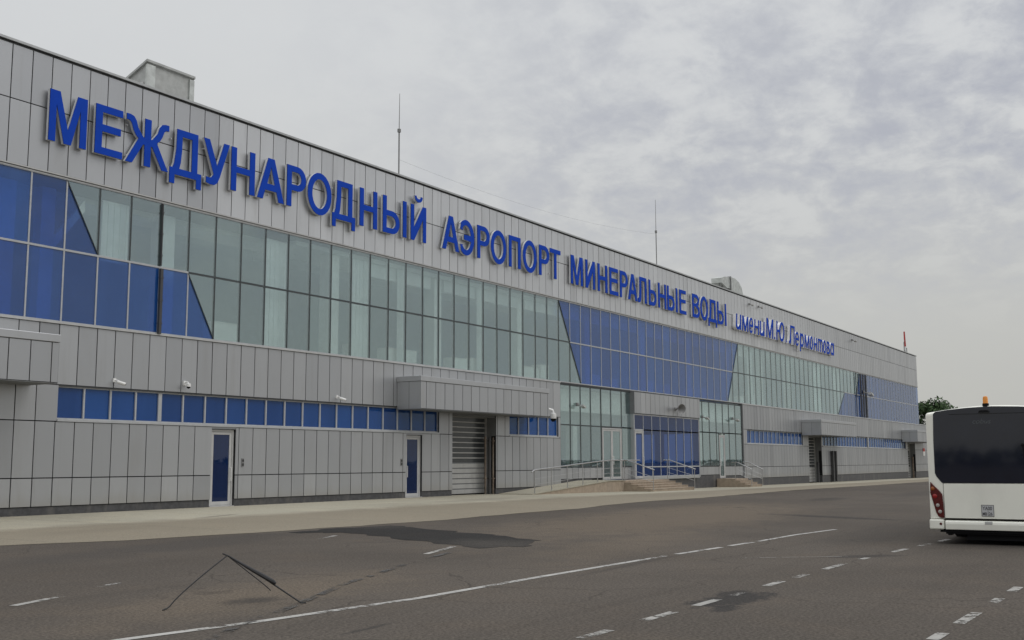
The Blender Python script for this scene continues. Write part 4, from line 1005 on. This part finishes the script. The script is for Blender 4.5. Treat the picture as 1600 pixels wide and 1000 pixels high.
wall_camera(74.9, 4.85, 'floodlight on the green glass just right of the blue entrance bay', 'flood', 0.72)
wall_camera(80.9, 4.90, 'floodlight above the small far entrance steps', 'flood', 0.75)
wall_camera(119.5, 8.85, 'dark lamp beside the dark downpipes on the far glass', 'flood', 1.5)
wall_camera(85.4, 14.35, 'small floodlight just below the roof edge right of the duct', 'flood', 0.55)
wall_camera(87.6, 14.40, 'small spotlight below the roof edge, right of its twin by the duct', 'flood', 0.55)
wall_camera(115.9, 14.2, 'small floodlight below the roof edge near the far end', 'flood', 0.7)
wb = tag(empty('notice_board', (146.6, -0.05, 2.3)), 'small white notice board with a red top on the far low wall', 'sign')
q = MB(); q.box(146.9, 147.9, -0.05, -0.004, 2.3, 2.85); q.build('board', M['white'], wb)
q = MB(); q.box(146.9, 147.9, -0.055, -0.004, 2.86, 3.25); q.build('red_header', M['red'], wb)

# ------------------------------------------------------------------ ramp, steps and railings
rp = tag(empty('entrance_ramp', (52, -1, 0)), 'long low beige stone ramp rising along the wall to the glass entrance', 'ramp')
q = MB(); ZP = 0.585
prof = [(47.8, wall_z(47.8) - 0.02), (56.2, ZP), (58.19, ZP), (58.19, -0.4), (47.8, -0.4)]
q.prism(prof, -2.0, -0.004, 'y'); q.build('ramp_body', M['stone'], rp)
q = MB(); q.prism([(47.8, wall_z(47.8) - 0.018), (56.2, ZP + 0.002), (58.19, ZP + 0.002), (58.19, ZP + 0.045), (56.2, ZP + 0.045), (47.8, wall_z(47.8) + 0.025)], -2.03, -0.006, 'y'); q.build('ramp_paving', M['concrete'], rp)
def steps(u0, u1, zt, yb, n, tread, label, slope_right=0):
    e = tag(empty('entrance_steps', ((u0 + u1) / 2, yb, 0)), label, 'steps', 'beige stone entrance steps')
    zb = gz(u0, yb - n * tread); q = MB(); h = (zt - zb) / (n + 1)
    q.box(u0, u1, yb, -0.27 if 60 < u0 < 64 or u0 < 64 else -0.005, zb - 0.4, zt); q.build('landing', M['stone'], e)
    for k in range(n):
        q = MB(); z1 = zt - h * (k + 1)
        q.box(u0, u1, yb - (k + 1) * tread, yb - k * tread - 0.002 if k else yb - 0.002, zb - 0.4, z1)
        q.box(u0 - 0.006, u1 + 0.012, yb - (k + 1) * tread - 0.02, yb - k * tread - 0.003, z1, z1 + 0.03)
        q.build('step', M['stone'], e)
    return e
steps(58.2, 64.5, ZP, -2.0, 4, 0.42, 'wide beige entrance steps of four treads below the blue door')
steps(77.4, 80.0, 0.43, -1.45, 3, 0.36, 'small beige entrance steps farther right under the narrow green glass door')
def rail(name_label, posts, tops, mids, grp='steel handrails at the entrance', bars=1):
    e = tag(empty('handrail', posts[0]), name_label, 'handrail', grp)
    q = MB(); q.tube(tops, 0.034, 10); q.build('top_rail', M['steel'], e, smooth=True)
    for (u, y, z), zt in zip(posts, mids):
        q = MB(); q.tube([(u, y, z), (u, y, zt)], 0.024, 8); q.lathe((u, y, z), [(0.06, 0.0), (0.06, 0.015), (0.026, 0.02)], 10); q.build('post', M['steel'], e, smooth=True)
    for k in range(1, bars + 1):
        f = k / (bars + 1) * 0.75
        q = MB(); q.tube([(u, y, z + (zt - z) * (0.12 + f)) for (u, y, z), zt in zip(posts, mids)], 0.013, 6); q.build('lower_rail', M['steel'], e, smooth=True)
def rz(u): return wall_z(47.8) + (ZP - wall_z(47.8)) * min(1, max(0, (u - 47.8) / 8.4)) + 0.03
pu = [48.2, 49.9, 51.6, 53.3, 55.0, 56.6, 58.1]
pz = [rz(u) for u in pu]
rail('long steel handrail climbing the ramp beside the wall', [(u, -1.93, z) for u, z in zip(pu, pz)],
     [(47.9, -1.93, rz(47.9) + 1.08)] + [(u, -1.93, z + 1.16) for u, z in zip(pu, pz)] + [(60.4, -1.93, ZP + 1.19)], [z + 1.15 for z in pz], bars=2)
def stair_rail(u, yb, zt, n, tread, label, zb):
    y1 = yb - n * tread
    rail(label, [(u, yb + 0.1, zt), (u, y1 - 0.05, zb)], [(u, yb + 0.35, zt + 1.2), (u, yb - 0.05, zt + 1.2), (u, y1 - 0.12, zb + 1.12)], [zt + 1.19, zb + 1.16], bars=2)
zb1 = gz(60, -3.7) + 0.01
stair_rail(58.35, -2.05, ZP, 4, 0.42, 'left steel handrail of the wide entrance steps', zb1 + 0.12)
stair_rail(64.35, -2.05, ZP, 4, 0.42, 'right steel handrail of the wide entrance steps', zb1 + 0.12)
zb2 = gz(78, -2.6) + 0.01
stair_rail(77.55, -1.5, 0.43, 3, 0.36, 'left steel handrail of the small far steps', zb2 + 0.12)
stair_rail(79.85, -1.5, 0.43, 3, 0.36, 'right steel handrail of the small far steps', zb2 + 0.12)
# ------------------------------------------------------------------ wire tripod with a black strap, on the asphalt
e = tag(empty('wire_tripod', (9.8, -21, 0)), 'bent black wire tripod with a tapered black wrap standing on the asphalt', 'tripod')
ap = (9.60, -20.88, 0.56)
q = MB(); q.tube([(8.72, -20.80, 0.012), (8.84, -20.73, 0.014), (8.87, -20.735, 0.030)] + [(8.87 + 0.73 * t, -20.735 - 0.145 * t, 0.03 + 0.53 * (t ** 0.86)) for t in [k / 12 for k in range(1, 13)]], 0.008, 6); q.build('curved_leg', M['wire'], e, smooth=True)
q = MB(); q.tube([(9.56, -20.84, 0.585), ap, (9.82, -21.34, 0.27), (10.02, -21.69, 0.012), (10.06, -21.74, 0.010)], 0.010, 6); q.build('long_leg', M['wire'], e, smooth=True)
q = MB(); q.tube([ap, (9.93, -21.18, 0.20), (9.98, -21.24, 0.13)], 0.007, 6); q.build('short_leg', M['wire'], e, smooth=True)
q = MB(); q.tube([(9.60, -20.89, 0.56), (9.67, -21.05, 0.465), (9.735, -21.17, 0.39), (9.80, -21.30, 0.315), (9.85, -21.40, 0.255), (9.865, -21.43, 0.235)], 0.012, 8)
for i in range(len(q.v)):
    k = i // 8
    if k < 6:
        cpt = [(9.60, -20.89, 0.56), (9.67, -21.05, 0.465), (9.735, -21.17, 0.39), (9.80, -21.30, 0.315), (9.85, -21.40, 0.255), (9.865, -21.43, 0.235)][k]
        sc = (0.8, 1.3, 1.9, 2.3, 2.3, 1.2)[k]
        q.v[i] = tuple(c + (p - c) * sc for p, c in zip(q.v[i], cpt))
q.build('black_wrap', M['wire'], e, smooth=True)

# ------------------------------------------------------------------ the bus (its back to the camera, heading +X)
XR, YC = 23.6, -27.38
bus = tag(empty('bus', (XR, YC, 0)), 'white airport bus seen from behind with a wide dark rear window', 'bus')
def section(hw, zb_, zt_, cr, rr):
    pts = [(-hw, zb_), (-hw, zt_ - rr - 0.0)]
    for k in range(1, 6):
        a = math.pi - k / 5 * math.pi / 2.25
        pts.append((-hw + rr + rr * math.cos(a), zt_ - rr + rr * math.sin(a)))
    x0 = pts[-1][0]; z0 = pts[-1][1]
    for k in range(1, 6):
        f = k / 5; pts.append((x0 * (1 - f), z0 + (zt_ + cr - z0) * math.sin(f * math.pi / 2)))
    R2 = [(-x, z) for x, z in reversed(pts[:-1])]
    return pts + R2
q = MB()
st = [(XR, 1.245, 0.50, 2.60, 0.11, 0.06), (XR + 0.02, 1.275, 0.497, 2.615, 0.115, 0.06), (XR + 0.08, 1.29, 0.495, 2.63, 0.115, 0.07), (XR + 0.3, 1.295, 0.40, 2.64, 0.115, 0.08), (XR + 1.0, 1.295, 0.30, 2.64, 0.115, 0.08), (XR + 11.4, 1.295, 0.30, 2.64, 0.115, 0.08), (XR + 11.8, 1.23, 0.32, 2.58, 0.10, 0.1)]
rings = []
for x, hw, zb_, zt_, cr, rr in st:
    sec = section(hw, zb_, zt_, cr, rr); rings.append(len(q.v)); q.v += [(x, YC + y, z) for y, z in sec]
n = len(sec)
for a, b in zip(rings, rings[1:]):
    for k in range(n):
        j = (k + 1) % n; q.f.append([a + k, a + j, b + j, b + k]); q.m.append(0); q.t.append(0)
q.f.append([rings[0] + k for k in range(n)]); q.m.append(0); q.t.append(0)
q.f.append([rings[-1] + k for k in range(n)][::-1]); q.m.append(0); q.t.append(0)
q.build('body', M['buswhite'], bus, smooth=True)
def yc(y): return y        # world y
W = [(-26.255, 2.60), (-26.235, 2.05), (-26.232, 1.40), (-26.262, 1.335), (-26.345, 1.225), (-26.375, 1.205)]
top = [(-26.255, 2.60), (-26.30, 2.64), (-26.55, 2.675), (-26.9, 2.705), (-27.38, 2.722)]
half = W[::-1] + top[1:]
loop = half + [(2 * YC - y, z) for y, z in reversed(half[:-1])]
q = MB(); q.prism(loop, XR - 0.014, XR + 0.001, 'x'); q.build('rear_window', M['busglass'], bus, bevel=0.006)
q = MB(); q.box(XR - 0.018, XR - 0.0142, -28.2, -26.56, 2.575, 2.583); q.build('window_seam', M['black'], bus)
q = MB(); hatch = [(-26.385, 0.515), (-26.385, 1.185), (2 * YC + 26.385, 1.185), (2 * YC + 26.385, 0.515)]
q.prism(hatch, XR - 0.016, XR + 0.001, 'x'); q.build('engine_hatch', M['buswhite'], bus, bevel=0.008)
q = MB(); q.box(XR - 0.004, XR + 0.02, YC - 1.0, YC + 0.995, 0.490, 0.512); q.box(XR - 0.006, XR + 0.02, -26.385, -26.377, 0.512, 1.2); q.build('hatch_gap', M['black'], bus)
for sgn in (1, -1):
    f = (lambda y: y) if sgn == 1 else (lambda y: 2 * YC - y)
    lamp = [(-26.135, 1.235), (-26.20, 1.16), (-26.29, 1.07), (-26.352, 0.99), (-26.368, 0.80), (-26.374, 0.515), (-26.31, 0.515), (-26.262, 0.54), (-26.222, 0.62), (-26.17, 0.84), (-26.125, 1.02)]
    q = MB(); q.prism([(f(y), z) for y, z in lamp], XR - 0.035, XR + 0.05, 'x'); tl = q.build('tail_light', M['lampred'], bus, bevel=0.012)
    for (y, z, r, mt, nm) in ((-26.178, 1.095, 0.040, 'lamporange', 'turn_signal'), (-26.215, 0.945, 0.046, 'lampbright', 'brake_lamp'), (-26.262, 0.765, 0.036, 'lampclear', 'reversing_lamp'), (-26.300, 0.640, 0.036, 'lampclear', 'clear_lamp')):
        q = MB(); q.lathe((XR - 0.034, f(y), z), [(r, 0), (r, 0.006), (r * 0.6, 0.013), (0.004, 0.016)], 16, axis=(-1, 0, 0)); q.build(nm, M[mt if nm != 'clear_lamp' else 'lampred'] if False else M[mt], tl, smooth=True)
    a, b = sorted((f(-26.085), f(-26.368)))
    q = MB(); q.box(XR - 0.05, XR + 0.45, a, b, 0.285, 0.505 if False else 0.488); q.build('corner_bumper', M['buswhite'], bus, bevel=0.03)
    q = MB(); q.lathe((XR - 0.05, f(-26.305), 0.40), [(0.026, 0), (0.026, 0.008), (0.01, 0.012)], 12, axis=(-1, 0, 0)); q.build('reflector', M['lampred'], bus)
q = MB()
P = [(XR - 0.05, 0.290), (XR - 0.062, 0.40), (XR - 0.055, 0.448), (XR - 0.02, 0.470), (XR + 0.25, 0.475), (XR + 0.25, 0.29)]
i0 = len(q.v)
q.prism(P, YC - 0.995, YC + 0.99, 'y'); q.build('bumper', M['buswhite'], bus, bevel=0.01)
q = MB(); q.box(XR - 0.068, XR - 0.03, -27.27, -27.13, 0.405, 0.462); q.build('bumper_notch', M['flash'], bus, bevel=0.008)
q = MB(); q.box(XR - 0.021, XR - 0.0165, -27.305, -27.075, 0.56, 0.785); pt = q.build('number_plate', M['plate'], bus, bevel=0.004)
q = MB()
for a, b, c, d in ((-27.305, -27.075, 0.560, 0.568), (-27.305, -27.075, 0.777, 0.785), (-27.305, -27.297, 0.568, 0.777), (-27.083, -27.075, 0.568, 0.777), (-27.20, -27.194, 0.568, 0.67)):
    q.box(XR - 0.0235, XR - 0.0212, a, b, c, d)
q.build('plate_border', M['plateink'], pt)
def text_part(txt, name, parent, x, y_left, z, size, mt, sx=1.0, shear=0.0, thick=0.0012, weight=0.0):
    cu = bpy.data.curves.new(name, 'FONT'); cu.body = txt; cu.size = size; cu.extrude = thick; cu.shear = shear; cu.offset = weight
    o = bpy.data.objects.new(name, cu); COL.objects.link(o)
    bpy.context.view_layer.update()
    me = bpy.data.meshes.new_from_object(o.evaluated_get(bpy.context.evaluated_depsgraph_get()))
    COL.objects.unlink(o); bpy.data.objects.remove(o)
    for v in me.vertices: v.co = Vector((x - v.co.z, y_left - v.co.x * sx, z + v.co.y))
    me.materials.clear(); me.materials.append(mt)
    bm = bmesh.new(); bm.from_mesh(me); bmesh.ops.recalc_face_normals(bm, faces=bm.faces); bm.to_mesh(me); bm.free()
    r = bpy.data.objects.new(name, me); COL.objects.link(r); r.parent = parent; r.matrix_parent_inverse = world_of(parent).inverted()
    return r
text_part('YA00', 'plate_lettering', pt, XR - 0.0225, -27.098, 0.685, 0.098, M['plateink'], 0.78, weight=0.001)
text_part('MB', 'plate_lettering', pt, XR - 0.0225, -27.092, 0.583, 0.085, M['plateink'], 0.72, weight=0.001)
text_part('26', 'plate_lettering', pt, XR - 0.0225, -27.208, 0.583, 0.085, M['plateink'], 0.80, weight=0.001)
text_part('cobus', 'rear_lettering', bus, XR - 0.0158, -26.99, 2.385, 0.135, M['logo'], 1.08, 0.25)
be = MB(); be.lathe((XR + 0.06, -27.255, 2.72), [(0.062, 0), (0.062, 0.06), (0.052, 0.065)], 16); bo = be.build('beacon', M['black'], bus, smooth=True)
be = MB(); be.lathe((XR + 0.06, -27.255, 2.785), [(0.050, 0), (0.048, 0.10), (0.038, 0.135), (0.012, 0.145)], 16); be.build('amber_dome', M['beacon'], bo, smooth=True)
q = MB(); q.prism([(-27.12, 2.60), (-27.15, 2.648), (-27.30, 2.648), (-27.34, 2.60)], XR - 0.06, XR - 0.010, 'x'); q.build('rear_camera', M['black'], bus, bevel=0.01)
q = MB(); q.lathe((XR - 0.014, -27.895, 1.95), [(0.035, 0), (0.03, 0.04), (0.012, 0.05)], 12, axis=(-1, 0, 0)); q.tube([(XR - 0.05, -27.895, 1.95), (XR - 0.05, -27.93, 1.6), (XR - 0.03, -27.96, 1.35)], 0.012, 6); q.build('wiper', M['black'], bus)
q = MB(); q.box(XR + 0.03, XR + 11.6, YC - 1.15, YC + 1.0, 0.20, 0.30); q.box(XR + 0.1, XR + 2.0, YC - 1.1, YC + 0.62, 0.09, 0.20); q.box(XR + 0.12, XR + 0.3, -26.47, -26.40, 0.17, 0.24); q.box(XR + 0.0, XR + 0.03, YC - 1.1, YC + 1.1, 0.235, 0.30)
q.build('underbody', M['black'], bus)
for x in (XR + 2.6, XR + 9.2):
    for y in (YC - 1.16, YC + 1.16):
        q = MB(); q.lathe((x, y - 0.13, 0.45), [(0.30, 0.02), (0.43, 0), (0.46, 0.03), (0.46, 0.23), (0.43, 0.26), (0.30, 0.24)], 28, axis=(0, 1, 0)); w_ = q.build('wheel', M['rubber'], bus, smooth=True)
        q = MB(); q.lathe((x, y - 0.137, 0.45), [(0.05, 0.0), (0.28, 0.03), (0.28, 0.244), (0.05, 0.274)], 20, axis=(0, 1, 0)); q.build('rim', M['grey'], w_, smooth=True)
for s_g in (1, -1):
    for k in range(6):
        x0 = XR + 0.7 + k * 1.78; y = YC + s_g * 1.2975
        q = MB(); q.box(x0, x0 + 1.70, min(y, y - s_g * 0.02), max(y, y - s_g * 0.02), 1.15, 2.35); q.build('side_window', M['busglass'], bus)

# ------------------------------------------------------------------ trees
def crown_mb(q, c, rad, n, leaf, rnd, flat=1.0):
    c = Vector(c)
    for _ in range(n):
        d = Vector((rnd.gauss(0, 1), rnd.gauss(0, 1), rnd.gauss(0, 1))).normalized()
        r = rad * (0.45 + 0.6 * rnd.random() ** 0.6)
        p = c + Vector((d.x * r, d.y * r, d.z * r * flat))
        nrm = (d + Vector((rnd.uniform(-.9, .9), rnd.uniform(-.9, .9), rnd.uniform(-.5, .9)))).normalized()
        a = nrm.orthogonal().normalized(); b = nrm.cross(a); t = rnd.random() * 6.28
        a, b = a * math.cos(t) + b * math.sin(t), b * math.cos(t) - a * math.sin(t)
        s = leaf * rnd.uniform(0.6, 1.4)
        tone = min(1, max(0, rnd.gauss(0.45, 0.28)))
        q.poly([p - a * s, p - b * s * 0.55, p + a * s, p + b * s * 0.55], 0, tone)
def tree(u, y, h, spread, seed, label, leaves=420, leaf=0.32):
    rnd = random.Random(seed); z = gz(u, min(y, 0)); e = tag(empty('tree', (u, y, z)), label, 'tree', 'trees beyond the terminal')
    q = MB(); q.tube([(u, y, z - 0.2), (u + 0.1, y, z + h * .25), (u - 0.1, y + 0.1, z + h * .5), (u, y, z + h * .8)], h * .028, 9, r2=h * .008)
    limbs = []
    for k in range(7):
        a = rnd.random() * 6.28; z0 = z + h * rnd.uniform(.25, .55); L = spread * rnd.uniform(.55, .95)
        tip = (u + math.cos(a) * L, y + math.sin(a) * L, z0 + h * rnd.uniform(.12, .3)); limbs.append(tip)
        q.tube([(u, y, z0), (u + math.cos(a) * L * .5, y + math.sin(a) * L * .5, z0 + h * .07), tip], h * .012, 6, r2=h * .003)
    q.build('trunk', M['bark'], e, smooth=True)
    q = MB()
    for tip in limbs: crown_mb(q, tip, spread * rnd.uniform(.32, .5), leaves, leaf, rnd, 0.85)
    for k in range(9):
        a = rnd.random() * 6.28; r = spread * rnd.uniform(0, .55)
        crown_mb(q, (u + math.cos(a) * r, y + math.sin(a) * r, z + h * rnd.uniform(.5, .9)), spread * rnd.uniform(.26, .44), leaves, leaf, rnd, 0.9)
    q.build('crown', M['leaf'], e, tone=True, fix=False)
tree(214, 12.2, 13.0, 6.0, 3, 'tallest dark green tree beyond the far corner of the terminal')
tree(224, 4.0, 11.2, 4.6, 5, 'lower dark green tree showing just above the left edge of the bus')
tree(204, 16.5, 10.4, 4.6, 8, 'rounded dark tree close against the far terminal corner')
tree(240, -9, 9.5, 4.5, 12, 'far tree hidden mostly behind the bus roof', 300)

rnd = random.Random(4); q = MB()
for k in range(900):                                              # a far wood on the other side of the airfield, seen only in the glass
    u = -300 + 3200 * k / 900 + rnd.uniform(-3, 3)
    hgt = 3.2 + 1.6 * rnd.random() + 1.2 * math.sin(u * 0.013) 
    crown_mb(q, (u, -720 + rnd.uniform(-15, 15), hgt * 0.5), hgt * 0.62, 9, 1.7, rnd, 0.8)
for k in range(260):  # added unseen tree row, invented to darken the bus window's reflection
    y = -420 + 520 * k / 260; hgt = 4.2 + 1.2 * rnd.random()
    crown_mb(q, (-255 + rnd.uniform(-8, 8), y, hgt * 0.5), hgt * 0.6, 14, 1.3, rnd, 0.85)
kind(q.build('far_wood', M['wood'], tone=True, fix=False), 'stuff')
